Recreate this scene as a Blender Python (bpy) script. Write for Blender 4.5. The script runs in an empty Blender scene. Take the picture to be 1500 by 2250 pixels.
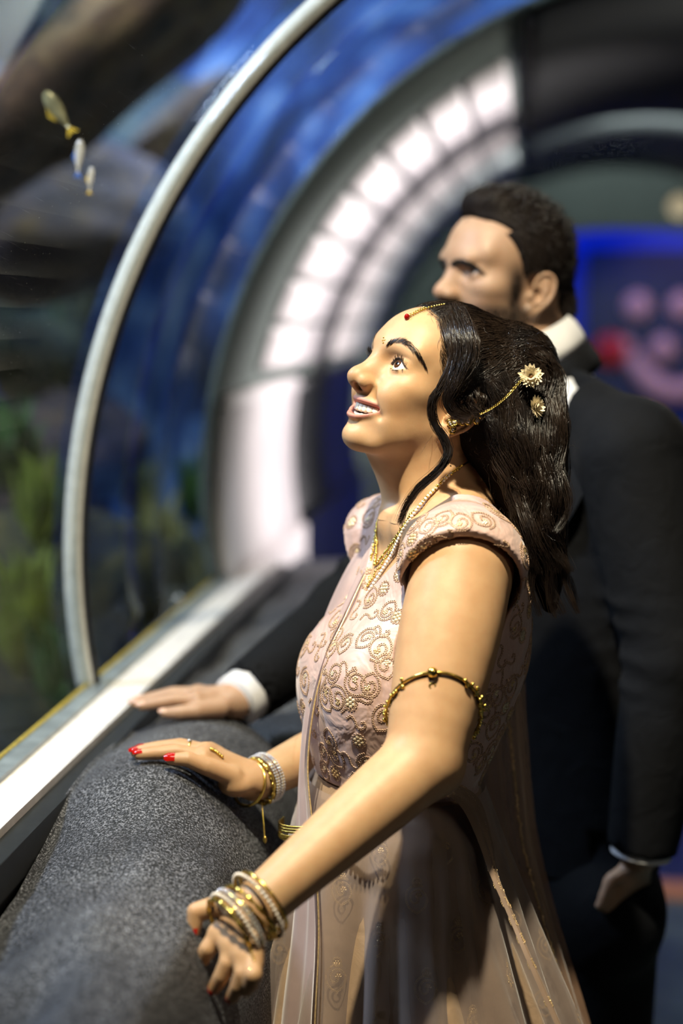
import bpy, bmesh, math, random
import numpy as np
from mathutils import Vector, Matrix, Euler
from mathutils.bvhtree import BVHTree
from concurrent.futures import ThreadPoolExecutor

scene = bpy.context.scene
COL = scene.collection
rng = np.random.default_rng(7)
random.seed(7)
PI = math.pi

# ------------------------------------------------------------------ camera
FPX = 3750.0                       # focal length in pixels of the 1500 x 2250 frame
CAM_POS = np.array([0.0, 0.0, 1.60])
YAW, PITCH = math.radians(6.2), math.radians(6.47)
F_H = np.array([-math.sin(YAW), math.cos(YAW), 0.0])          # horizontal view direction
R_V = np.array([math.cos(YAW), math.sin(YAW), 0.0])           # image right
F_V = F_H * math.cos(PITCH) + np.array([0, 0, -math.sin(PITCH)])
U_V = np.cross(R_V, F_V)
def P(px, py, d):
    """world point that the photograph shows at pixel (px, py), d metres down the view axis"""
    return CAM_POS + d * (F_V + R_V * (px - 750) / FPX - U_V * (py - 1125) / FPX)
cam_d = bpy.data.cameras.new('camera')
cam_d.sensor_fit = 'VERTICAL'; cam_d.sensor_height = 36.0; cam_d.sensor_width = 24.0
cam_d.lens = FPX * 36.0 / 2250.0
cam_d.clip_start = 0.02; cam_d.clip_end = 60
cam_d.dof.use_dof = True; cam_d.dof.focus_distance = 2.07; cam_d.dof.aperture_fstop = 1.5
cam = bpy.data.objects.new('camera', cam_d); COL.objects.link(cam)
cam.matrix_world = Matrix(((R_V[0], U_V[0], -F_V[0], CAM_POS[0]), (R_V[1], U_V[1], -F_V[1], CAM_POS[1]),
                           (R_V[2], U_V[2], -F_V[2], CAM_POS[2]), (0, 0, 0, 1)))
scene.camera = cam
scene.view_settings.view_transform = 'Standard'
scene.view_settings.look = 'None'
scene.view_settings.gamma = 1.0
scene.view_settings.use_curve_mapping = False
scene.view_settings.exposure = 0.0
cy = scene.cycles                      # light paths kept short: few bounces matter in this dim place
cy.max_bounces = 5; cy.diffuse_bounces = 2; cy.glossy_bounces = 3; cy.transmission_bounces = 4; cy.transparent_max_bounces = 12
cy.caustics_reflective = False; cy.caustics_refractive = False; cy.use_adaptive_sampling = True; cy.adaptive_threshold = 0.05; cy.adaptive_min_samples = 14
cy.use_denoising = True; cy.sample_clamp_indirect = 4.0
def aim(o, p, t):
    o.location = tuple(map(float, p)); o.rotation_euler = Vector(np.asarray(t, float) - np.asarray(p, float)).to_track_quat('-Z', 'Y').to_euler()
def spot(name, p, t, watts, col, size_deg, radius=0.05, blend=0.4):
    l = bpy.data.lights.new(name, 'SPOT'); l.energy = watts; l.color = col; l.spot_size = math.radians(size_deg); l.spot_blend = blend; l.shadow_soft_size = radius
    o = bpy.data.objects.new(name, l); COL.objects.link(o); aim(o, p, t); return o
def area(name, p, t, watts, col, sx, sy):
    l = bpy.data.lights.new(name, 'AREA'); l.energy = watts; l.color = col; l.shape = 'RECTANGLE'; l.size = sx; l.size_y = sy
    o = bpy.data.objects.new(name, l); COL.objects.link(o); aim(o, p, t); return o
world = bpy.data.worlds.new('dim_room'); scene.world = world; world.use_nodes = True
world.node_tree.nodes['Background'].inputs[0].default_value = (0.20, 0.30, 0.45, 1); world.node_tree.nodes['Background'].inputs[1].default_value = 0.010
# warm spotlight over the water, in front of the pair
spot('spotlight_over_tank', (-0.38, 0.95, 3.70), P(920, 1060, 2.25), 830, (1.0, 0.83, 0.59), 46, 0.045, 0.9)
# cool tank light falling on the ledge and through the panes
area('tank_lamp_front', (-1.7, 2.0, 3.0), (-0.3, 2.5, 1.2), 60, (0.62, 0.76, 1.0), 0.25, 0.4)
# tank lights on the back wall and the planting
area('tank_lamp_back', (-1.3, 5.0, 2.95), (-1.0, 6.6, 1.6), 75, (0.34, 0.54, 1.0), 1.8, 0.5)
area('tank_lamp_plants', (-1.15, 2.9, 2.95), (-1.4, 4.2, 1.2), 22, (1.0, 0.92, 0.70), 0.5, 0.5)
area('added_fill_far_plants', (-0.95, 4.2, 2.9), (-1.0, 5.2, 1.2), 26, (0.85, 0.95, 0.8), 0.4, 0.4)  # extra light added to brighten the far weed and the wall low behind it
# lining spot and blue room lamp; the others are added fills without a fixture
spot('ceiling_spot_lining', (1.25, 4.5, 1.75), (-0.62, 5.2, 1.48), 400, (1.0, 0.93, 0.93), 86, 0.03, 1.0)
area('added_fill_arch', (0.45, 6.3, 2.22), (0.5, 8.5, 1.7), 30, (0.85, 1.0, 0.98), 0.4, 0.3)  # unseen fill added to lift the grey end arch
area('added_fill_mid', (0.75, 3.95, 2.18), (-0.6, 4.1, 1.6), 7, (1.0, 0.97, 0.88), 0.25, 0.25)  # soft fill added for the band of lining just past the panes
area('added_fill_near', (0.75, 1.1, 2.12), P(1080, 1450, 2.1), 1.6, (1.0, 0.86, 0.66), 0.3, 0.3)  # weak warm fill added for the shaded back of the blouse
area('blue_room_lamp', (0.4, 9.3, 2.9), (0.5, 10.9, 1.4), 40, (0.04, 0.15, 1.0), 2.4, 0.6)
spot('added_fill_mural', (1.2, 9.2, 2.8), (1.2, 10.9, 1.55), 50, (1.0, 0.72, 0.6), 50, 0.05, 0.6)  # warm light added so the peach dots show against the blue


# ------------------------------------------------------------------ materials
def new_mat(name):
    m = bpy.data.materials.new(name); m.use_nodes = True
    nt = m.node_tree; nt.nodes.clear()
    out = nt.nodes.new('ShaderNodeOutputMaterial')
    return m, nt, out
def principled(nt, out, **kw):
    b = nt.nodes.new('ShaderNodeBsdfPrincipled')
    for k, v in kw.items():
        b.inputs[k.replace('_', ' ')].default_value = v
    nt.links.new(b.outputs[0], out.inputs[0])
    return b
def rgb(r, g, b):
    """sRGB 0-255 to linear rgba"""
    f = lambda c: (c / 255 / 12.92) if c / 255 <= 0.04045 else ((c / 255 + 0.055) / 1.055) ** 2.4
    return (f(r), f(g), f(b), 1.0)
def ramp(nt, fac, stops, interp='LINEAR'):
    r = nt.nodes.new('ShaderNodeValToRGB'); r.color_ramp.interpolation = interp
    els = r.color_ramp.elements
    while len(els) < len(stops): els.new(0.5)
    for e, (p, c) in zip(els, stops):
        e.position = p; e.color = c
    nt.links.new(fac, r.inputs[0]); return r.outputs[0]
def noise(nt, scale=5, detail=3, rough=0.5, coord='Object', dist=0.0, stretch=None, rot=None):
    tc = nt.nodes.new('ShaderNodeTexCoord')
    n = nt.nodes.new('ShaderNodeTexNoise')
    n.inputs['Scale'].default_value = scale; n.inputs['Detail'].default_value = detail
    n.inputs['Roughness'].default_value = rough; n.inputs['Distortion'].default_value = dist
    src = tc.outputs[coord]
    if stretch is not None or rot is not None:
        mp = nt.nodes.new('ShaderNodeMapping')
        if stretch is not None: mp.inputs['Scale'].default_value = stretch
        if rot is not None: mp.inputs['Rotation'].default_value = rot
        nt.links.new(src, mp.inputs[0]); src = mp.outputs[0]
    nt.links.new(src, n.inputs['Vector'])
    return n.outputs[0]
def mixc(nt, fac, a, b, mode='MIX'):
    m = nt.nodes.new('ShaderNodeMix'); m.data_type = 'RGBA'; m.blend_type = mode
    for i, v in ((0, fac), (6, a), (7, b)):
        if hasattr(v, 'links') or isinstance(v, bpy.types.NodeSocket): nt.links.new(v, m.inputs[i])
        else: m.inputs[i].default_value = v
    return m.outputs[2]
def bump(nt, height, strength=0.3, dist=0.002):
    b = nt.nodes.new('ShaderNodeBump'); b.inputs['Strength'].default_value = strength
    b.inputs['Distance'].default_value = dist
    nt.links.new(height, b.inputs['Height']); return b.outputs[0]
def simple_mat(name, col, rough=0.5, metal=0.0, nscale=30, namt=0.15, bumpd=0.0, **kw):
    """one colour with a little procedural variation"""
    m, nt, out = new_mat(name)
    b = principled(nt, out, Roughness=rough, Metallic=metal, **kw)
    n = noise(nt, nscale, 3)
    dark = tuple(c * (1 - namt) for c in col[:3]) + (1,); lite = tuple(min(1, c * (1 + namt)) for c in col[:3]) + (1,)
    nt.links.new(ramp(nt, n, [(0.3, dark), (0.7, lite)]), b.inputs['Base Color'])
    if bumpd: nt.links.new(bump(nt, n, 0.5, bumpd), b.inputs['Normal'])
    return m

# ------------------------------------------------------------------ objects
def link(o, parent=None):
    COL.objects.link(o)
    if parent is not None:
        o.parent = parent
        o.matrix_parent_inverse = parent.matrix_basis.inverted()
    return o
def mesh_obj(name, verts, faces, mat, parent=None, smooth=True, cols=None):
    """verts (n,3) array, faces: list or (m,3|4) array -> one mesh object"""
    me = bpy.data.meshes.new(name)
    v = np.asarray(verts, dtype=np.float32).reshape(-1, 3)
    if isinstance(faces, np.ndarray) and faces.ndim == 2:
        k = faces.shape[1]; m = len(faces)
        me.vertices.add(len(v)); me.vertices.foreach_set('co', v.ravel())
        me.loops.add(m * k); me.loops.foreach_set('vertex_index', faces.astype(np.int32).ravel())
        me.polygons.add(m)
        me.polygons.foreach_set('loop_start', np.arange(0, m * k, k, dtype=np.int32))
        me.update(calc_edges=True)
    else:
        me.from_pydata([tuple(map(float, p)) for p in v], [], [tuple(map(int, f)) for f in faces]); me.update()
    if smooth: me.polygons.foreach_set('use_smooth', np.ones(len(me.polygons), dtype=bool))
    if cols is not None:
        a = me.attributes.new('tint', 'FLOAT_COLOR', 'POINT')
        c = np.ones((len(v), 4), dtype=np.float32); c[:, :3] = cols
        a.data.foreach_set('color', c.ravel())
    if mat is not None: me.materials.append(mat)
    o = bpy.data.objects.new(name, me)
    return link(o, parent)
def tag(o, label=None, cat=None, group=None, kind=None):
    if label: o['label'] = label
    if cat: o['category'] = cat
    if group: o['group'] = group
    if kind: o['kind'] = kind
    return o
def empty(name, loc, label=None, cat=None, group=None):
    o = bpy.data.objects.new(name, None); o.empty_display_size = 0.02
    o.location = tuple(map(float, loc)); COL.objects.link(o)
    return tag(o, label, cat, group)
class MB:
    """collects vertices and faces, built as one mesh object"""
    def __init__(s): s.v = []; s.f = []
    def add(s, v, f):
        n = len(s.v); s.v.extend([tuple(p) for p in v]); s.f.extend([tuple(i + n for i in q) for q in f])
    def build(s, name, mat, parent=None, smooth=True): return mesh_obj(name, np.array(s.v), s.f, mat, parent, smooth)
def unit(v):
    v = np.asarray(v, float); return v / (np.linalg.norm(v) + 1e-12)
def frames_along(pts):
    pts = np.asarray(pts, float); n = len(pts)
    t = np.gradient(pts, axis=0); t /= (np.linalg.norm(t, axis=1)[:, None] + 1e-12)
    a = np.array([0, 0, 1.0]) if abs(t[0][2]) < 0.9 else np.array([1.0, 0, 0])
    nrm = unit(a - t[0] * np.dot(a, t[0])); N = []
    for i in range(n):
        nrm = unit(nrm - t[i] * np.dot(nrm, t[i])); N.append(nrm)
    N = np.array(N); return t, N, np.cross(t, N)
def tube(pts, rad, sides=8, cap=True):
    pts = np.asarray(pts, float); n = len(pts)
    rad = np.full(n, rad) if np.isscalar(rad) else np.asarray(rad, float)
    t, N, B = frames_along(pts)
    ang = np.arange(sides) * 2 * PI / sides
    v = (pts[:, None, :] + rad[:, None, None] * (np.cos(ang)[None, :, None] * N[:, None, :] + np.sin(ang)[None, :, None] * B[:, None, :])).reshape(-1, 3)
    f = []
    for i in range(n - 1):
        for j in range(sides):
            k = (j + 1) % sides
            f.append((i * sides + j, i * sides + k, (i + 1) * sides + k, (i + 1) * sides + j))
    if cap:
        f.append(tuple(range(sides))[::-1]); f.append(tuple((n - 1) * sides + j for j in range(sides)))
    return v, f
def spline(pts, n=24, closed=False):
    """Catmull-Rom through the points, any number of columns"""
    p = np.asarray(pts, float)
    if closed: q = np.vstack([p[-1], p, p[0], p[1]]); segs = len(p)
    else: q = np.vstack([2 * p[0] - p[1], p, 2 * p[-1] - p[-2]]); segs = len(p) - 1
    u = np.linspace(0, segs, n, endpoint=not closed); i = np.minimum(u.astype(int), segs - 1); t = (u - i)[:, None]
    a, b, c, d = q[i], q[i + 1], q[i + 2], q[i + 3]
    return 0.5 * (2 * b + (c - a) * t + (2 * a - 5 * b + 4 * c - d) * t ** 2 + (3 * b - a - 3 * c + d) * t ** 3)
def uvsphere(c, r, nu=12, nv=8):
    c = np.asarray(c, float); r = np.ones(3) * r
    v = [c + r * np.array([0, 0, 1])]
    for i in range(1, nv):
        a = PI * i / nv
        for j in range(nu):
            b = 2 * PI * j / nu; v.append(c + r * np.array([math.sin(a) * math.cos(b), math.sin(a) * math.sin(b), math.cos(a)]))
    v.append(c - r * np.array([0, 0, 1])); f = []
    for j in range(nu): f.append((0, 1 + j, 1 + (j + 1) % nu))
    for i in range(nv - 2):
        for j in range(nu):
            a = 1 + i * nu; f.append((a + j, a + nu + j, a + nu + (j + 1) % nu, a + (j + 1) % nu))
    l = len(v) - 1; a = 1 + (nv - 2) * nu
    for j in range(nu): f.append((l, a + (j + 1) % nu, a + j))
    return np.array(v), f
def torus_pts(c, ax, r, n=24, e1=None, squash=1.0):
    ax = unit(ax); e1 = unit(np.cross(ax, [0.3, 0.2, 0.9])) if e1 is None else unit(np.asarray(e1) - ax * np.dot(e1, ax)); e2 = np.cross(ax, e1)
    a = np.arange(n) * 2 * PI / n
    return np.asarray(c) + r * (np.cos(a)[:, None] * e1 + squash * np.sin(a)[:, None] * e2)
def ring_tube(pts, rad, sides=6):
    """closed tube"""
    pts = np.asarray(pts, float); n = len(pts); c = pts.mean(0)
    t = np.roll(pts, -1, 0) - np.roll(pts, 1, 0); t /= np.linalg.norm(t, axis=1)[:, None]
    N = pts - c; N -= t * (N * t).sum(1)[:, None]; N /= np.linalg.norm(N, axis=1)[:, None]; B = np.cross(t, N)
    rad = np.full(n, rad) if np.isscalar(rad) else np.asarray(rad)
    ang = np.arange(sides) * 2 * PI / sides
    v = (pts[:, None] + rad[:, None, None] * (np.cos(ang)[None, :, None] * N[:, None] + np.sin(ang)[None, :, None] * B[:, None])).reshape(-1, 3)
    f = [(i * sides + j, i * sides + (j + 1) % sides, ((i + 1) % n) * sides + (j + 1) % sides, ((i + 1) % n) * sides + j) for i in range(n) for j in range(sides)]
    return v, f
def box(c, ax, ay, az, bev=0.0):
    """box about c, half-extent vectors ax, ay, az"""
    c, ax, ay, az = map(lambda q: np.asarray(q, float), (c, ax, ay, az))
    v = [c + sx * ax + sy * ay + sz * az for sx in (-1, 1) for sy in (-1, 1) for sz in (-1, 1)]
    return v, [(0, 1, 3, 2), (4, 6, 7, 5), (0, 4, 5, 1), (2, 3, 7, 6), (0, 2, 6, 4), (1, 5, 7, 3)]
def grid_faces(nu, nv, wrap=False):
    """faces of a grid with nu rows of nv points"""
    i = np.arange(nu - 1)[:, None]; j = np.arange(nv if wrap else nv - 1)[None, :]
    a = i * nv + j; b = i * nv + (j + 1) % nv
    return np.stack([a, b, b + nv, a + nv], -1).reshape(-1, 4)

# ------------------------------------------------------------------ organic surfaces: distance field -> one continuous mesh
class Frame:
    def __init__(s, origin, fx, fy, fz, scale=1.0):
        s.o = np.asarray(origin, np.float32); s.M = np.array([fx, fy, fz], np.float32); s.s = scale
    def loc(s, p): return ((p - s.o) @ s.M.T) / s.s
    def w(s, q): return s.o + (np.asarray(q, float) * s.s) @ s.M.astype(float)
    def d(s, q): return np.asarray(q, float) @ s.M.astype(float)
WORLD = Frame((0, 0, 0), (1, 0, 0), (0, 1, 0), (0, 0, 1))
class Body:
    def __init__(s): s.pr = []
    def add(s, op, k, fn, fr=WORLD, gs=None): s.pr.append((op, k, fn, fr, gs))
    def ell(s, c, r, k=0.01, fr=WORLD, op='u', R=None):
        c = np.asarray(c, np.float32); r = np.asarray(np.ones(3) * r, np.float32)
        Rm = None if R is None else np.asarray(R, np.float32)
        def fn(p):
            q = p - c
            if Rm is not None: q = q @ Rm.T
            a = q / r; k0 = np.sqrt((a * a).sum(1)) + 1e-9; b = a / r; k1 = np.sqrt((b * b).sum(1)) + 1e-9
            return k0 * (k0 - 1) / k1
        s.add(op, k, fn, fr)
    def cone(s, a, b, ra, rb, k=0.01, fr=WORLD, op='u', flat=None):
        a = np.asarray(a, np.float32); b = np.asarray(b, np.float32); ba = b - a; L = float((ba * ba).sum()) + 1e-12
        def fn(p):
            q = p - a; h = np.clip((q @ ba) / L, 0, 1); e = q - h[:, None] * ba
            if flat is not None:      # (axis, factor): squash along an axis
                ax, fa = flat; t = e @ ax; e = e + (t * (fa - 1))[:, None] * ax
            return np.sqrt((e * e).sum(1)) - (ra + (rb - ra) * h)
        s.add(op, k, fn, fr)
    def chain(s, pts, rad, k=0.006, fr=WORLD, op='u', flat=None):
        pts = np.asarray(pts, np.float32); rad = np.asarray(rad, np.float32)
        def fn(p):
            d = None
            for i in range(len(pts) - 1):
                a = pts[i]; ba = pts[i + 1] - a; L = float((ba * ba).sum()) + 1e-12
                q = p - a; h = np.clip((q @ ba) / L, 0, 1); e = q - h[:, None] * ba
                if flat is not None:
                    ax, fa = flat; t = e @ ax; e = e + (t * (fa - 1))[:, None] * ax
                v = np.sqrt((e * e).sum(1)) - (rad[i] + (rad[i + 1] - rad[i]) * h)
                d = v if d is None else np.minimum(d, v)
            return d
        s.add(op, k, fn, fr)
    def g(s, c, sg, amt, fr=WORLD):
        c = np.asarray(c, np.float32); sg = np.asarray(np.ones(3) * sg, np.float32)
        s.add('g', 0.0, lambda p: amt * np.exp(-(((p - c) / sg) ** 2).sum(1)), fr, (c, float(sg.max())))
    def plane(s, c, n, k=0.004, fr=WORLD, op='i'):
        """keep the side the normal points away from"""
        c = np.asarray(c, np.float32); n = np.asarray(unit(n), np.float32)
        s.add(op, k, lambda p: (p - c) @ n, fr)
    def ev(s, p, sel=None):
        p = np.asarray(p, np.float32); d = np.full(len(p), 1.0, np.float32); cache = {}
        for i, (op, k, fn, fr, gs) in enumerate(s.pr):
            if sel is not None and not sel[i]: continue
            q = cache.get(id(fr))
            if q is None: q = cache[id(fr)] = p if fr is WORLD else fr.loc(p)
            e = fn(q) * fr.s
            if op == 'g': d = d - e
            elif op == 'u':
                if k <= 0: d = np.minimum(d, e)
                else: h = np.maximum(k - np.abs(d - e), 0) / k; d = np.minimum(d, e) - h * h * k * 0.25
            else:
                if op == 's': e = -e
                if k <= 0: d = np.maximum(d, e)
                else: h = np.maximum(k - np.abs(d - e), 0) / k; d = np.maximum(d, e) + h * h * k * 0.25
        return d
    def mesh(s, lo, hi, vox, B=16, skip=()):
        lo = np.asarray(lo, float); hi = np.asarray(hi, float)
        nb = np.ceil((hi - lo) / (vox * B)).astype(int); hd = vox * B * 0.5 * math.sqrt(3)
        I = np.stack(np.meshgrid(*[np.arange(n) for n in nb], indexing='ij'), -1).reshape(-1, 3)
        cen = (lo + (I + 0.5) * vox * B).astype(np.float32)
        d = np.concatenate([s.ev(c) for c in np.array_split(cen, max(1, len(cen) // 20000))])
        keep = np.abs(d) < hd * 1.15 + 0.003; 
        for l, h in skip:      # sampled finer elsewhere
            keep &= ~((cen - vox * B / 2 > np.asarray(l) + 3 * vox) & (cen + vox * B / 2 < np.asarray(h) - 3 * vox)).all(1)
        I = I[keep]; cen = cen[keep]
        # which primitives matter in which block
        sel = np.ones((len(I), len(s.pr)), bool)
        for j, (op, k, fn, fr, gs) in enumerate(s.pr):
            q = fr.loc(cen)
            if op == 'g': sel[:, j] = np.linalg.norm(q - gs[0], axis=1) < gs[1] * 3.4 + hd / fr.s
            else:
                e = fn(q) * fr.s
                if op == 'u' or op == 's': sel[:, j] = e < k + hd * 1.7 + 0.012
                else: sel[:, j] = e > -(k + hd * 1.7 + 0.012)
        S = B + 1; ar = np.arange(S)
        G = np.stack(np.meshgrid(ar, ar, ar, indexing='ij'), -1).reshape(-1, 3)
        dims = nb * B + 2; D1, D2 = int(dims[1]), int(dims[2])
        key = lambda c: (c[..., 0].astype(np.int64) * D1 + c[..., 1]) * D2 + c[..., 2]
        corners = [(a, b, c) for a in (0, 1) for b in (0, 1) for c in (0, 1)]
        edges = [(i, j) for i in range(8) for j in range(i + 1, 8) if sum(abs(x - y) for x, y in zip(corners[i], corners[j])) == 1]
        def work(bi):
            base = I[bi] * B
            p = (lo + (base + G) * vox).astype(np.float32)
            f = s.ev(p, sel[bi]).reshape(S, S, S)
            ins = f < 0
            if ins.all() or not ins.any(): return None
            cv = [f[a:a + B, b:b + B, c:c + B] for a, b, c in corners]
            si = sum((x < 0).astype(np.int8) for x in cv); act = (si > 0) & (si < 8)
            ci = np.argwhere(act); vals = np.stack([x[act] for x in cv], 1)
            acc = np.zeros((len(ci), 3)); cnt = np.zeros(len(ci))
            for i, j in edges:
                a, b = vals[:, i], vals[:, j]; m = (a < 0) != (b < 0)
                t = np.where(m, a / np.where(m, a - b, 1), 0)
                pa = np.array(corners[i], float); pb = np.array(corners[j], float)
                acc += m[:, None] * (pa + t[:, None] * (pb - pa)); cnt += m
            vp = lo + (base + ci + acc / cnt[:, None]) * vox
            vk = key(base + ci); quads = []
            for ax in range(3):
                o1, o2 = (ax + 1) % 3, (ax + 2) % 3
                sl0 = [slice(0, B)] * 3; sl1 = list(sl0); sl1[ax] = slice(1, B + 1)
                a = f[tuple(sl0)]; b = f[tuple(sl1)]; m = (a < 0) != (b < 0)
                e = np.argwhere(m)
                if not len(e): continue
                flip = (a[m] >= 0); gq = base + e
                u = np.zeros(3, int); u[o1] = 1; w = np.zeros(3, int); w[o2] = 1
                q = np.stack([key(gq - u - w), key(gq - w), key(gq), key(gq - u)], 1)
                q[flip] = q[flip][:, ::-1]; quads.append(q)
            return vk, vp, (np.concatenate(quads) if quads else np.zeros((0, 4), np.int64))
        with ThreadPoolExecutor(4) as ex: res = [r for r in ex.map(work, range(len(I))) if r is not None]
        vk = np.concatenate([r[0] for r in res]); vp = np.concatenate([r[1] for r in res]); q = np.concatenate([r[2] for r in res])
        o = np.argsort(vk); vk = vk[o]; vp = vp[o]
        idx = np.minimum(np.searchsorted(vk, q), len(vk) - 1); ok = (vk[idx] == q).all(1)
        return vp, idx[ok]
    def grad(s, p, e=0.001):
        g = np.stack([s.ev(p + np.eye(3, dtype=np.float32)[i] * e) - s.ev(p - np.eye(3, dtype=np.float32)[i] * e) for i in range(3)], 1)
        return g / (np.linalg.norm(g, axis=1)[:, None] + 1e-9)
    def project(s, p, off=0.0, it=4):
        p = np.asarray(p, np.float32).copy()
        for _ in range(it): p = p - (s.ev(p) - off)[:, None] * s.grad(p)
        return p
def compact(v, f):
    u, inv = np.unique(f, return_inverse=True); return v[u], inv.reshape(f.shape)
def strands(paths, rad, sides=3, tip=0.25):
    """paths (n, m, 3) -> thin tapering strands in one vertex/face array"""
    paths = np.asarray(paths, float); n, m, _ = paths.shape
    rad = np.broadcast_to(np.asarray(rad, float), (n,))
    t = np.gradient(paths, axis=1); t /= (np.linalg.norm(t, axis=2)[..., None] + 1e-12)
    a = np.array([0.31, 0.87, 0.37]); N = np.cross(t, a); N /= (np.linalg.norm(N, axis=2)[..., None] + 1e-9); Bn = np.cross(t, N)
    s_ = np.linspace(0, 1, m); prof = np.minimum(1, np.minimum(s_ / 0.08 + 0.4, (1 - s_) / 0.35 + tip))
    ang = np.arange(sides) * 2 * PI / sides
    v = paths[:, :, None] + (rad[:, None] * prof)[:, :, None, None] * (np.cos(ang)[:, None] * N[:, :, None] + np.sin(ang)[:, None] * Bn[:, :, None])
    v = v.reshape(-1, 3)
    i = np.arange(m - 1)[:, None]; j = np.arange(sides)[None, :]
    q = np.stack([i * sides + j, i * sides + (j + 1) % sides, (i + 1) * sides + (j + 1) % sides, (i + 1) * sides + j], -1).reshape(-1, 4)
    f = (q[None] + (np.arange(n) * m * sides)[:, None, None]).reshape(-1, 4)
    return v, f
def head_frame(near_ear, yaw, pitch, roll, scale, anchor=(-0.002, 0.0665, -0.010)):
    """face looks to image left, turned by yaw towards the lens, pitched up, rolled towards the lens"""
    y, p, r = map(math.radians, (yaw, pitch, roll))
    h = unit(-R_V * math.cos(y) - F_H * math.sin(y)); up = np.array([0, 0, 1.0])
    f = h * math.cos(p) + up * math.sin(p)
    left = np.cross(up, h); u = np.cross(f, left)
    left2 = left * math.cos(r) - u * math.sin(r); u2 = np.cross(f, left2)
    fr = Frame((0, 0, 0), f, left2, u2, scale)
    fr.o = (np.asarray(near_ear) - fr.w(anchor)).astype(np.float32); return fr

# ------------------------------------------------------------------ heads
EYE_C = (0.0635, 0.0355, 0.0190)
EYE_R = 0.0150
def bent(fn, ax=14.0, az=7.0):
    def g(p):
        y2 = p[:, 1] ** 2; q = p.copy(); q[:, 0] = p[:, 0] + ax * y2; q[:, 2] = p[:, 2] - az * y2
        return fn(q)
    return g
def unbent(q, ax=14.0, az=7.0):
    q = np.atleast_2d(np.asarray(q, float)).copy(); y2 = q[:, 1] ** 2; q[:, 0] -= ax * y2; q[:, 2] += az * y2; return q
UPLIP = [(0.0862, y, z) if abs(y) > 0.03 else (x, y, z) for x, y, z in [(0, -0.0365, -0.0480), (0.0875, -0.024, -0.0412), (0.0890, -0.009, -0.0372), (0.0887, 0, -0.0380), (0.0890, 0.009, -0.0372), (0.0875, 0.024, -0.0412), (0, 0.0365, -0.0480)]]
LOLIP = [(0.0862, -0.0365, -0.0480), (0.0872, -0.025, -0.0538), (0.0880, -0.011, -0.0580), (0.0882, 0, -0.0586), (0.0880, 0.011, -0.0580), (0.0872, 0.025, -0.0538), (0.0862, 0.0365, -0.0480)]
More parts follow.
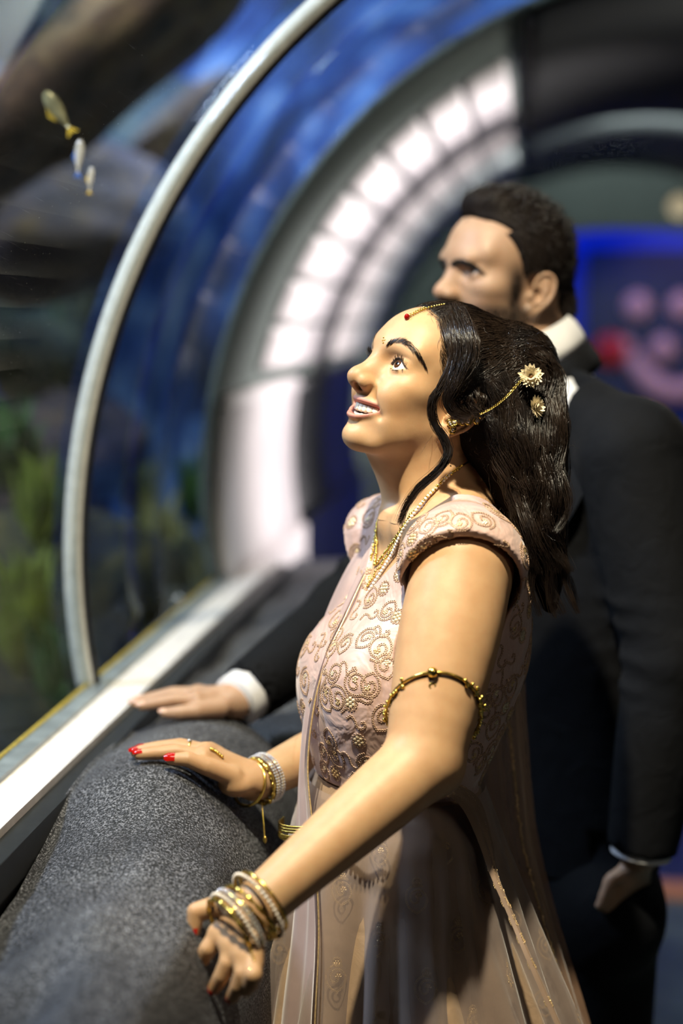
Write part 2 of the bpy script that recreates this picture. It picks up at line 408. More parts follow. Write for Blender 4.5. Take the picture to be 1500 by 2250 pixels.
def head_sdf(B, fr, male=False, smile=True):
    w = 1.0
    B.ell((-0.008, 0, 0.042), (0.090, 0.071, 0.080), 0.02, fr)                 # cranium
    B.ell((0.035, 0, 0.046), (0.049, 0.057, 0.050), 0.03, fr)                  # forehead
    B.ell((0.030, 0, -0.012), (0.053, 0.056, 0.070), 0.03, fr)                 # middle of the face
    for s in (-1, 1):
        B.cone((0.004, s * 0.047, -0.040), (0.052, s * 0.026, -0.077), 0.016, 0.015, 0.028, fr)     # jaw
        B.ell((0.046, s * 0.047, -0.004), (0.026, 0.018, 0.015), 0.022, fr)                         # cheekbone
    B.ell((0.066, 0, -0.042), (0.020, 0.027, 0.026), 0.022, fr)                # muzzle
    B.ell((0.070, 0, -0.0825), (0.0165, 0.020, 0.0145), 0.024, fr)              # chin
    for s in (-1, 1):
        B.cone((0.076, s * 0.010, 0.042), (0.060, s * 0.047, 0.043), 0.0105, 0.009, 0.018, fr)      # brow
        B.ell((0.0905, s * 0.0355, 0.0190), (0.0165, 0.0205, 0.0135), 0.013, fr, 's')                 # socket
        B.ell((0.034, s * 0.040, -0.040), (0.034, 0.017, 0.030), 0.022, fr)                         # cheek
    # nose
    B.cone((0.0790, 0, 0.027), (0.1010, 0, -0.005), 0.0078, 0.0088, 0.013, fr)
    B.ell((0.1035, 0, -0.0125), (0.0125, 0.0108, 0.0092), 0.012, fr)
    B.cone((0.078, 0, 0.008), (0.092, 0, -0.014), 0.011, 0.013, 0.012, fr)
    for s in (-1, 1): B.ell((0.0930, s * 0.0132, -0.0150), (0.0125, 0.0066, 0.0082), 0.006, fr)
    B.cone((0.1070, 0, -0.0180), (0.0920, 0, -0.0225), 0.0038, 0.0050, 0.006, fr)
    for s in (-1, 1):
        B.ell((0.0995, s * 0.0072, -0.0215), (0.0075, 0.0036, 0.0050), 0.003, fr, 's')
    # cheeks drawn up by the smile
    if smile:
        for s in (-1, 1):
            B.ell((0.060, s * 0.0365, -0.0185), (0.0205, 0.0170, 0.0165), 0.016, fr)
            for t in np.linspace(0, 1, 6):
                a = np.array((0.0880, s * 0.0205, -0.0200)) * (1 - t) + np.array((0.0690, s * 0.0385, -0.0490)) * t
                B.g(a, 0.0050, -0.0024, fr)
    # lips and mouth
    for pts, r0 in ((UPLIP, (0.0018, 0.0028, 0.0033, 0.0031, 0.0033, 0.0028, 0.0018)), (LOLIP, (0.0018, 0.0032, 0.0042, 0.0045, 0.0042, 0.0032, 0.0018))):
        q = unbent(pts)
        B.chain(q, r0, 0.006, fr)
    if smile:
        c = np.array((0.0935, 0, -0.0482), np.float32); r = np.array((0.020, 0.0352, 0.0086), np.float32)
        def mouth(p):
            a = (p - c) / r; k0 = np.sqrt((a * a).sum(1)) + 1e-9; b = a / r; k1 = np.sqrt((b * b).sum(1)) + 1e-9
            return k0 * (k0 - 1) / k1
        B.add('s', 0.003, bent(mouth), fr)
        for s in (-1, 1): B.g((0.066, s * 0.0410, -0.043), 0.0065, -0.0014, fr)
    B.g((0.085, 0, -0.0690), (0.008, 0.016, 0.006), -0.0022, fr)               # fold above the chin
    # eyelids
    for s in (-1, 1):
        ec = np.array((EYE_C[0], s * EYE_C[1], EYE_C[2]), np.float32)
        B.ell(ec, EYE_R + 0.0017, 0.006, fr)
        def almond(p, ec=ec, s=s):
            q = p - ec; r = np.sqrt((q * q).sum(1)); x = np.maximum(q[:, 0], 1e-4)
            a = np.arctan2(s * q[:, 1], x); e = np.arctan2(q[:, 2], x)
            t = (a - 0.15) / 0.96; ww = 1 - t * t
            hi = (0.52 if not male else 0.26) * ww + 0.06 * t; lo = -0.37 * ww + 0.06 * t
            v = np.maximum(e - hi, lo - e) * EYE_R
            v = np.maximum(v, r - EYE_R - 0.005)
            return np.where(q[:, 0] < 0.003, 0.02, v)
        B.add('s', 0.0012, almond, fr)
        B.g(ec + np.array((0.010, 0.002 * s, 0.0125), np.float32), (0.006, 0.013, 0.0022), -0.0012, fr)  # lid crease
    if male:
        B.ell((0.055, 0, -0.070), (0.034, 0.040, 0.028), 0.02, fr)
        B.cone((0.078, -0.035, 0.036), (0.078, 0.035, 0.036), 0.0105, 0.0105, 0.012, fr)
    # ears
    for s in (-1, 1): ear_sdf(B, fr, s)
EAR0 = (-0.002, 0.0665, -0.010)
def ear_pt(s, u, v, o=0.0):
    """ear plane: u backwards, v up, o outwards"""
    be, ti = math.radians(24), math.radians(14)
    u2 = u * math.cos(ti) + v * math.sin(ti); v2 = v * math.cos(ti) - u * math.sin(ti)
    return (EAR0[0] - u2 * math.cos(be) + o * math.sin(be) * 0.3, s * (EAR0[1] + u2 * math.sin(be) + o), EAR0[2] + v2)
def ear_sdf(B, fr, s):
    e = lambda u, v, o=0.0: ear_pt(s, u, v, o)
    nrm = unit(np.array((math.sin(math.radians(24)), s * math.cos(math.radians(24)), 0))).astype(np.float32)
    B.chain([e(0.010, -0.024), e(0.016, 0.000), e(0.017, 0.020)], (0.0075, 0.0135, 0.0120), 0.004, fr, flat=(nrm, 3.2))
    hel = [(0.007, 0.001, 0.001), (0.002, 0.010, 0.003), (0.003, 0.022, 0.004), (0.010, 0.031, 0.0045), (0.020, 0.033, 0.0045), (0.0285, 0.026, 0.004), (0.0315, 0.012, 0.0035), (0.0290, -0.003, 0.003), (0.0220, -0.015, 0.002), (0.0160, -0.024, 0.001)]
    hel = spline(hel, 22)
    B.chain([e(*q) for q in hel], np.full(22, 0.0029), 0.002, fr)
    B.chain([e(0.017, 0.024, 0.002), e(0.0215, 0.010, 0.0035), e(0.0185, -0.006, 0.0030), e(0.0100, -0.0125, 0.003)], (0.0025, 0.0032, 0.0032, 0.0026), 0.0035, fr)
    B.ell(e(0.0085, -0.0245, 0.0010), (0.0078, 0.0040, 0.0088), 0.005, fr)
    B.ell(e(0.0105, 0.0000, 0.0040), (0.0072, 0.0085, 0.0100), 0.003, fr, 's')
    B.ell(e(0.0020, -0.0045, 0.0025), (0.0042, 0.0035, 0.0058), 0.004, fr)
def neck_sdf(B, fr, base, r0, r1, k=0.025):
    a = fr.w((-0.028, 0, -0.020)); b = fr.w((-0.018, 0, -0.070))
    B.cone(a, b, r0, r0, k); B.cone(b, base, r0, r1, k)
SKIN_W = np.array((0.54, 0.325, 0.170)); SKIN_M = np.array((0.46, 0.29, 0.19))
def sm(x, a, b):
    t = np.clip((x - a) / (b - a), 0, 1); return t * t * (3 - 2 * t)
def curve_dist(p, pts):
    pts = np.asarray(pts, np.float32); d = np.full(len(p), 9.0)
    for a, b in zip(pts[:-1], pts[1:]):
        ba = b - a; h = np.clip(((p - a) @ ba) / (ba @ ba + 1e-12), 0, 1)
        d = np.minimum(d, np.linalg.norm(p - a - h[:, None] * ba, axis=1))
    return d
def skin_tint(v, fr, base, male=False):
    """colour of the skin itself: lips, inside of the mouth, lids, blush, stubble"""
    q = fr.loc(v.astype(np.float32)); c = np.tile(base, (len(v), 1)).astype(float)
    near = np.linalg.norm(q, axis=1) < 0.16
    def mix(m, col):
        m = np.clip(m, 0, 1)[:, None] * near[:, None]; c[:] = c * (1 - m) + m * np.asarray(col)
    for s in (-1, 1):
        d = np.linalg.norm(q - np.array((0.062, s * 0.050, -0.030)), axis=1); mix(0.35 * np.exp(-(d / 0.017) ** 2), base * np.array((0.92, 0.72, 0.66)))
        d = np.linalg.norm(q - np.array((EYE_C[0] + 0.012, s * EYE_C[1], EYE_C[2] + 0.008)), axis=1); mix(0.45 * np.exp(-(d / 0.009) ** 2), base * np.array((0.62, 0.52, 0.55)))
        d = np.linalg.norm(q - np.array((EYE_C[0] + 0.012, s * EYE_C[1], EYE_C[2] - 0.011)), axis=1); mix(0.25 * np.exp(-(d / 0.007) ** 2), base * np.array((0.75, 0.62, 0.6)))
    d = np.linalg.norm(q - np.array((0.112, 0, -0.008)), axis=1); mix(0.3 * np.exp(-(d / 0.012) ** 2), base * np.array((1.0, 0.78, 0.7)))
    if male:
        b = sm(-q[:, 2], 0.018, 0.034) * sm(q[:, 0], -0.010, 0.006) * sm(q[:, 2], -0.135, -0.105)
        sb = np.exp(-((q[:, 0] - 0.020) / 0.016) ** 2) * sm(-q[:, 2], -0.045, -0.010) * sm(q[:, 2], -0.12, -0.08)
        mo = np.exp(-((q[:, 2] + 0.028) / 0.009) ** 2) * sm(q[:, 0], 0.07, 0.085)
        mix(np.clip(np.maximum.reduce([0.80 * b, 0.93 * sb, 0.85 * mo]), 0, 0.93), np.array((0.035, 0.026, 0.022)))
    dl = np.minimum(curve_dist(q, unbent(spline(UPLIP, 19))), curve_dist(q, unbent(spline(LOLIP, 19))))
    mix(sm(-dl, -0.0058, -0.0034), (0.60, 0.25, 0.19) if not male else (0.36, 0.17, 0.13))
    qb = q.copy(); qb[:, 0] += 14 * q[:, 1] ** 2; qb[:, 2] -= 7 * q[:, 1] ** 2
    ins = sm(-qb[:, 0], -0.0865, -0.0835) * (np.abs(qb[:, 2] + 0.0484) < 0.008) * (np.abs(q[:, 1]) < 0.034) * (q[:, 0] > 0.06)
    mix(ins, (0.16, 0.035, 0.03))
    for s in (-1, 1):   # dark lash line round the lids
        ec = np.array((EYE_C[0], s * EYE_C[1], EYE_C[2])); r = q - ec; x = np.maximum(r[:, 0], 1e-4)
        a = np.arctan2(s * r[:, 1], x); e = np.arctan2(r[:, 2], x); t = (a - 0.15) / 0.96; ww = 1 - t * t
        hi = (0.52 if not male else 0.26) * ww + 0.06 * t
        on = (np.linalg.norm(r, axis=1) < EYE_R + 0.0045) & (r[:, 0] > 0)
        mix(on * sm(-np.abs(e - hi - 0.05), -0.13, -0.06) * (np.abs(t) < 1.12), (0.03, 0.02, 0.02))
    return c

# ------------------------------------------------------------------ people: shared materials
def skin_material(name, rough=0.50):
    m, nt, out = new_mat(name)
    b = principled(nt, out, Roughness=rough)
    at = nt.nodes.new('ShaderNodeAttribute'); at.attribute_name = 'tint'
    n = noise(nt, 55, 4); n2 = noise(nt, 700, 2)
    col = mixc(nt, 0.35, at.outputs['Color'], ramp(nt, n, [(0.3, (0.80, 0.66, 0.58, 1)), (0.65, (1, 1, 1, 1))]), 'MULTIPLY')
    nt.links.new(col, b.inputs['Base Color'])
    b.inputs['Subsurface Weight'].default_value = 0.12
    b.inputs['Subsurface Radius'].default_value = (1.0, 0.35, 0.18); b.inputs['Subsurface Scale'].default_value = 0.006
    b.inputs['Specular IOR Level'].default_value = 0.40
    nt.links.new(bump(nt, n2, 0.12, 0.0006), b.inputs['Normal'])
    return m
M_SKIN = skin_material('skin'); 
M_SCLERA = simple_mat('eye_white', rgb(236, 228, 222), 0.12, nscale=60, namt=0.04)
M_IRIS = simple_mat('brown_iris', rgb(74, 46, 28), 0.08, nscale=900, namt=0.5)
M_PUPIL = simple_mat('pupil_black', (0.004, 0.004, 0.005, 1), 0.05)
M_TOOTH = simple_mat('tooth_enamel', rgb(240, 228, 205), 0.15, nscale=120, namt=0.05)
def hair_material(name, c0, c1, rough=0.3, spec=0.8):
    m, nt, out = new_mat(name)
    b = principled(nt, out, Roughness=rough)
    n = noise(nt, 40, 3, stretch=(1, 1, 0.2))
    nt.links.new(ramp(nt, n, [(0.3, c0), (0.75, c1)]), b.inputs['Base Color'])
    b.inputs['Specular IOR Level'].default_value = spec
    return m
M_HAIR_W = hair_material('black_hair', (0.006, 0.004, 0.0035, 1), (0.028, 0.017, 0.011, 1), 0.27)
M_HAIR_M = hair_material('dark_brown_hair', (0.008, 0.006, 0.005, 1), (0.024, 0.016, 0.012, 1), 0.42)
M_HAIRB_W = hair_material('black_hair_mass', (0.004, 0.003, 0.003, 1), (0.010, 0.007, 0.006, 1), 0.7, 0.12)
M_HAIRB_M = hair_material('dark_hair_mass', (0.006, 0.004, 0.004, 1), (0.013, 0.009, 0.007, 1), 0.7, 0.12)
def eyes(fr, parent, gaze, male=False, rad=EYE_R):
    """eyeballs with iris and pupil, gaze direction in the head's own frame"""
    for s in (-1, 1):
        c = np.array((EYE_C[0], s * EYE_C[1], EYE_C[2]))
        v, f = uvsphere(c, rad, 24, 16)
        eye = mesh_obj('eye', fr.w(v), f, M_SCLERA, parent)
        g = unit(np.array(gaze)); e1 = unit(np.cross(g, (0, 0, 1))); e2 = np.cross(e1, g)
        for nm, ang, lift, mat in (('iris', 0.44, 1.010, M_IRIS), ('pupil', 0.19, 1.022, M_PUPIL)):
            vv = [c + g * rad * lift]; ff = []
            for i in range(1, 7):
                th = ang * i / 6
                for j in range(24):
                    a = 2 * PI * j / 24
                    vv.append(c + rad * (lift if i < 6 else 0.995) * (math.cos(th) * g + math.sin(th) * (math.cos(a) * e1 + math.sin(a) * e2)))
            for j in range(24): ff.append((0, 1 + j, 1 + (j + 1) % 24))
            for i in range(5):
                for j in range(24):
                    a = 1 + i * 24; ff.append((a + j, a + 24 + j, a + 24 + (j + 1) % 24, a + (j + 1) % 24))
            mesh_obj(nm, fr.w(np.array(vv)), ff, mat, eye)
def teeth(fr, parent):
    ws = [0.0086, 0.0074, 0.0076, 0.0070, 0.0068]; y = 0.0; pos = []
    for w in ws: pos.append((y + w / 2, w)); y += w * 0.94
    for row, z0, hh in ((0, -0.0452, 0.0062), (1, -0.0560, 0.0030)):
        for s in (-1, 1):
            for yy, w in pos:
                if row: yy, w = yy * 0.8, w * 0.8
                v, f = uvsphere((0, 0, 0), 1.0, 12, 8)
                v = np.sign(v) * np.abs(v) ** 0.55
                q = v * np.array((0.0032, w * 0.5, hh)) + np.array((0.0822 - row * 0.002, s * yy, z0 + (0.0006 if yy > 0.004 else 0)))
                q[:, 2] += (q[:, 1] - s * yy) ** 2 * 60 * (1 if not row else 0)
                yc = s * yy; q[:, 0] -= 16 * yc ** 2 + 32 * yc * (q[:, 1] - yc); q[:, 2] += 5.0 * yc ** 2
                mesh_obj('tooth', fr.w(q), f, M_TOOTH, parent)

# ------------------------------------------------------------------ the woman: body
FRW = head_frame(P(984, 908, 2.10), 29, 23, 6, 0.972)
def yaw_frame(origin, yaw):
    y = math.radians(yaw); h = unit(-R_V * math.cos(y) - F_H * math.sin(y)); up = np.array([0, 0, 1.0])
    return Frame(origin, h, np.cross(up, h), up)
FBW = yaw_frame(P(880, 1600, 2.17), 22)
def loft_fn(zs, cx, a, b, cy=None, lo=None, hi=None, power=2.0):
    """stack of ellipses along z as a distance"""
    zt = np.linspace(min(zs), max(zs), 80); o = np.argsort(zs); zs = np.array(zs, float)[o]
    f = lambda q: np.interp(zt, zs, np.array(q, float)[o])
    def sm5(t):
        k = np.ones(9) / 9; return np.convolve(np.pad(t, 4, mode='edge'), k, 'valid')
    CX, A, Bb = (sm5(f(q)).astype(np.float32) for q in (cx, a, b)); CY = sm5(f(cy)).astype(np.float32) if cy is not None else None
    z0, z1 = zs[0], zs[-1]
    def fn(p):
        z = np.clip(p[:, 2], z0, z1); c = np.interp(z, zt, CX); aa = np.interp(z, zt, A); bb = np.interp(z, zt, Bb)
        x = p[:, 0] - c; y = p[:, 1] - (np.interp(z, zt, CY) if CY is not None else 0)
        k0 = np.sqrt((x / aa) ** 2 + (y / bb) ** 2) + 1e-6; k1 = np.sqrt((x / aa ** 2) ** 2 + (y / bb ** 2) ** 2) + 1e-6
        d = k0 * (k0 - 1) / k1
        e = np.maximum(p[:, 2] - z1, z0 - p[:, 2])
        return np.maximum(d, e).astype(np.float32)
    return fn
TW_Z = [0.262, 0.235, 0.174, 0.116, 0.087, 0.029, -0.029, -0.064, -0.110, -0.17, -0.24]
TW_X = [-0.052, -0.055, -0.0537, -0.035, -0.028, -0.013, 0.000, 0.006, 0.004, -0.004, -0.010]
TW_A = [0.050, 0.070, 0.100, 0.122, 0.129, 0.123, 0.106, 0.092, 0.092, 0.098, 0.098]
TW_B = [0.115, 0.140, 0.142, 0.140, 0.138, 0.132, 0.124, 0.116, 0.118, 0.125, 0.125]
S1, E1, W1 = P(1016, 1252, 2.035), P(930, 1672, 1.955), P(572, 1985, 1.842)
S2 = FBW.w((-0.055, -0.150, 0.205)); E2, W2 = P(800, 1605, 2.36), P(560, 1717, 2.225)
NECKW = P(968, 1105, 2.175)
def arm_sdf(B, S, E, W, r, k=0.02):
    u = lambda a, b, t: a * (1 - t) + b * t
    q = spline([np.append(S, r[0]), np.append(u(S, E, .35), r[1]), np.append(u(S, E, .75), r[2]), np.append(E, r[3])], 11); B.chain(q[:, :3], q[:, 3], k)
    q = spline([np.append(E, r[3]), np.append(u(E, W, .25), r[4]), np.append(u(E, W, .65), r[5]), np.append(W, r[6])], 9); B.chain(q[:, :3], q[:, 3], 0.012)
def hand_sdf(B, wrist, knuckles, fingers, thumb, heel=None, kr=0.0105, wr=0.0165, fr_=(0.0100, 0.0092, 0.0085, 0.0070), s=1.0):
    for kn in knuckles: B.cone(wrist, kn, wr * s, kr * 1.12 * s, 0.012)
    for i in range(len(knuckles) - 1): B.cone(knuckles[i], knuckles[i + 1], kr * s, kr * s, 0.006)
    if heel is not None: B.ell(heel[0], heel[1], 0.012)
    for f in fingers: B.chain(f, [q * s for q in fr_[:len(f)]], 0.0035)
    B.chain(thumb, [0.0135 * s, 0.0112 * s, 0.0098 * s, 0.0072 * s][:len(thumb)], 0.006)
Q = lambda L, dd=0: [P(x, y, d + dd) for x, y, d in L]
H1 = dict(wrist=P(556, 2004, 1.836), knuckles=Q([(482, 2052, 1.838), (508, 2078, 1.822), (532, 2100, 1.810), (552, 2116, 1.802)]),
          fingers=[Q([(482, 2052, 1.838), (457, 2085, 1.832), (446, 2103, 1.837), (436, 2121, 1.845)]),
                   Q([(508, 2078, 1.822), (500, 2116, 1.811), (487, 2144, 1.813), (471, 2171, 1.820)]),
                   Q([(532, 2100, 1.810), (534, 2138, 1.795), (524, 2166, 1.799), (511, 2190, 1.810)]),
                   Q([(552, 2116, 1.802), (556, 2142, 1.784), (550, 2160, 1.790), (542, 2174, 1.800)])],
          thumb=Q([(538, 1996, 1.846), (474, 1992, 1.860), (431, 2004, 1.858), (425, 2046, 1.856)]), s=1.06)
H2 = dict(wrist=P(556, 1717, 2.222), knuckles=Q([(448, 1662, 2.190), (452, 1652, 2.212), (460, 1652, 2.232), (474, 1658, 2.248)]),
          fingers=[Q([(448, 1662, 2.190), (390, 1651, 2.188), (345, 1655, 2.186), (306, 1658, 2.186)]),
                   Q([(452, 1652, 2.212), (386, 1639, 2.214), (336, 1645, 2.214), (298, 1652, 2.214)]),
                   Q([(460, 1652, 2.232), (396, 1637, 2.238), (348, 1642, 2.240), (312, 1646, 2.240)]),
                   Q([(474, 1658, 2.248), (424, 1644, 2.258), (390, 1648, 2.262), (362, 1650, 2.262)])],
          thumb=Q([(510, 1706, 2.190), (452, 1684, 2.172), (412, 1668, 2.166), (376, 1668, 2.166)]),
          heel=(P(520, 1722, 2.20), (0.024, 0.022, 0.017)))
def woman_body():
    B = Body(); head_sdf(B, FRW)
    neck_sdf(B, FRW, NECKW, 0.050, 0.054)
    B.cone(FRW.w((-0.018, 0.040, -0.040)), FBW.w((0.010, 0.020, 0.262)), 0.013, 0.010, 0.025)     # neck muscle
    B.cone(FRW.w((-0.018, -0.040, -0.040)), FBW.w((0.010, -0.020, 0.262)), 0.013, 0.010, 0.025)
    B.add('u', 0.03, loft_fn(TW_Z, TW_X, TW_A, TW_B), FBW)
    B.cone(NECKW + FBW.d((-0.02, 0, 0.01)), S1 + np.array((0, 0, 0.012)), 0.044, 0.044, 0.035)    # shoulders
    B.cone(NECKW + FBW.d((-0.02, 0, 0.01)), S2 + np.array((0, 0, 0.012)), 0.044, 0.044, 0.035)
    B.cone(NECKW + FBW.d((0.055, 0.010, -0.030)), S1 + FBW.d((0.03, -0.02, 0.018)), 0.013, 0.012, 0.03)   # collar bones
    B.cone(NECKW + FBW.d((0.055, -0.010, -0.030)), S2 + FBW.d((0.03, 0.02, 0.018)), 0.013, 0.012, 0.03)
    arm_sdf(B, S1, E1, W1, (0.060, 0.0605, 0.052, 0.043, 0.0415, 0.0345, 0.0285))
    B.ell(E1 + FBW.d((-0.022, 0, -0.012)), 0.024, 0.02)
    arm_sdf(B, S2, E2, W2, (0.056, 0.052, 0.046, 0.040, 0.037, 0.031, 0.0250))
    hand_sdf(B, **H1); hand_sdf(B, **H2)
    for s in (-1, 1):   # legs under the skirt
        B.chain([FBW.w((-0.01, s * 0.062, -0.22)), FBW.w((0.0, s * 0.075, -0.60))], (0.072, 0.058), 0.03)
        k = FBW.w((0.0, s * 0.075, -0.60)); a = np.array((k[0], k[1], 0.06)); B.chain([k, a], (0.058, 0.038), 0.02)
        B.chain([a - np.array((0, 0, 0.02)), a + FBW.d((0.15, 0, 0)) - np.array((0, 0, 0.035))], (0.036, 0.024), 0.02)
    return B
def inbox(v, lo, hi): return ((v > lo) & (v < hi)).all(1)
def relax(v, f, it=4):
    """Laplacian smoothing that leaves open borders in place"""
    e = np.concatenate([f[:, [0, 1]], f[:, [1, 2]], f[:, [2, 3]], f[:, [3, 0]]]); k = np.sort(e, 1); key = k[:, 0].astype(np.int64) * len(v) + k[:, 1]
    u, first, cnt = np.unique(key, return_index=True, return_counts=True); ed = k[first]; b = np.zeros(len(v), bool); b[ed[cnt == 1].ravel()] = True
    deg = np.bincount(ed.ravel(), minlength=len(v))[:, None] + 1e-9
    for _ in range(it):
        acc = np.stack([np.bincount(ed[:, 0], v[ed[:, 1], i], len(v)) + np.bincount(ed[:, 1], v[ed[:, 0], i], len(v)) for i in range(3)], 1) / deg
        v = np.where(b[:, None], v, 0.4 * v + 0.6 * acc)
    return v
def mesh_regions(B, lo, hi, vox, fine):
    """one surface, sampled finer inside the boxes in fine = [(lo, hi, vox)]"""
    V = []; F = []; n = 0
    v, f = B.mesh(lo, hi, vox, skip=[q[:2] for q in fine])
    m = np.zeros(len(v), bool)
    for l, h, vx in fine: m |= inbox(v, np.array(l) + vox * 0.6, np.array(h) - vox * 1.2)
    f = f[~m[f].all(1)]; v, f = compact(v, f); v = relax(v, f); V.append(v); F.append(f); n = len(v)
    for l, h, vx in fine:
        v, f = B.mesh(l, h, vx); V.append(v); F.append(f + n); n += len(v)
    return np.concatenate(V), np.concatenate(F)
BW = woman_body()
_c = FRW.w((0.01, 0, 0.01))
_hb = lambda H, m=0.03: (np.min([p for f in H['fingers'] + [H['thumb'], [H['wrist']]] for p in f], 0) - m, np.max([p for f in H['fingers'] + [H['thumb'], [H['wrist']]] for p in f], 0) + m)
_h1, _h2 = _hb(H1), _hb(H2)
v, f = mesh_regions(BW, (P(400, 1700, 2.0)[0] - 0.1, 1.60, 0.0), (P(1250, 1200, 2.2)[0] + 0.06, 2.60, 1.70), 0.0046,
                    [(_c - np.array((0.16, 0.16, 0.165)), _c + np.array((0.16, 0.16, 0.165)), 0.0015), (*_h1, 0.0018), (*_h2, 0.0018)])
woman = mesh_obj('person', v, f, M_SKIN, cols=skin_tint(v, FRW, SKIN_W))
tag(woman, 'woman in pink embroidered blouse and skirt, smiling upwards with both hands on the ledge', 'person')
WOMAN_BVH = BVHTree.FromPolygons([Vector(p) for p in v], [tuple(map(int, q)) for q in f])
eyes(FRW, woman, (1, 0.10, 0.22)); teeth(FRW, woman)

# ------------------------------------------------------------------ the woman: clothes
def fabric(name, c0, c1, rough=0.6, scale=900, sheen=0.3, alpha=1.0, crease=0.0, transl=0.0):
    m, nt, out = new_mat(name)
    b = principled(nt, out, Roughness=rough)
    n = noise(nt, scale, 2); n2 = noise(nt, 18, 4)
    nt.links.new(ramp(nt, n2, [(0.3, c0), (0.7, c1)]), b.inputs['Base Color'])
    b.inputs['Sheen Weight'].default_value = sheen; b.inputs['Sheen Roughness'].default_value = 0.4
    nrm = bump(nt, n, 0.25, 0.0005)
    if crease:
        b2 = nt.nodes.new('ShaderNodeBump'); b2.inputs['Strength'].default_value = 0.9; b2.inputs['Distance'].default_value = crease
        nt.links.new(noise(nt, 22, 3, 0.5, dist=0.6), b2.inputs['Height']); nt.links.new(nrm, b2.inputs['Normal']); nrm = b2.outputs[0]
    nt.links.new(nrm, b.inputs['Normal'])
    sh = b.outputs[0]
    if transl:
        t = nt.nodes.new('ShaderNodeBsdfTranslucent'); t.inputs[0].default_value = c1
        mx = nt.nodes.new('ShaderNodeMixShader'); mx.inputs[0].default_value = transl
        nt.links.new(sh, mx.inputs[1]); nt.links.new(t.outputs[0], mx.inputs[2]); sh = mx.outputs[0]
    if alpha < 1:
        t = nt.nodes.new('ShaderNodeBsdfTransparent'); mx = nt.nodes.new('ShaderNodeMixShader')
        lw = nt.nodes.new('ShaderNodeLayerWeight'); lw.inputs[0].default_value = 0.5
        mr = nt.nodes.new('ShaderNodeMapRange'); mr.inputs[3].default_value = alpha; mr.inputs[4].default_value = min(1, alpha + 0.45)
        nt.links.new(lw.outputs['Facing'], mr.inputs[0]); nt.links.new(mr.outputs[0], mx.inputs[0])
        nt.links.new(t.outputs[0], mx.inputs[1]); nt.links.new(sh, mx.inputs[2]); sh = mx.outputs[0]
    nt.links.new(sh, out.inputs[0])
    return m
M_BLOUSE = fabric('rose_beige_satin', rgb(184, 152, 142), rgb(200, 170, 160), 0.45, 1200, 0.35, crease=0.009)
M_SKIRT = fabric('beige_skirt_satin', rgb(156, 130, 104), rgb(174, 146, 118), 0.5, 900, 0.3, crease=0.003)
M_NET = fabric('rose_net', rgb(172, 154, 146), rgb(190, 172, 162), 0.7, 1500, 0.4, alpha=0.42, transl=0.3)
M_SHAWL = fabric('rose_chiffon', rgb(190, 164, 158), rgb(206, 180, 174), 0.65, 1500, 0.4, alpha=0.72, transl=0.3)
M_SHAWL2 = fabric('tan_chiffon', rgb(150, 116, 92), rgb(172, 138, 112), 0.65, 1500, 0.4, alpha=0.50, transl=0.3)
def metal(name, c, rough=0.25, n=300, amt=0.25):
    return simple_mat(name, c, rough, 1.0, n, amt)
M_GOLD = metal('polished_gold', (0.90, 0.60, 0.14, 1), 0.22)
M_GOLD2 = simple_mat('antique_gold_thread', (0.74, 0.52, 0.26, 1), 0.32, 0.55, 300, 0.25)
M_ROSEGOLD = simple_mat('rose_gold_thread', (0.60, 0.40, 0.27, 1), 0.34, 0.4, 300, 0.25)
M_PEARL = simple_mat('pearl', rgb(240, 228, 214), 0.18, 0.0, 80, 0.05)
M_STONE = simple_mat('clear_stone', rgb(235, 235, 240), 0.05, 0.6, 80, 0.05)
M_RUBY = simple_mat('red_stone', rgb(150, 16, 14), 0.08, 0.0, 80, 0.2)
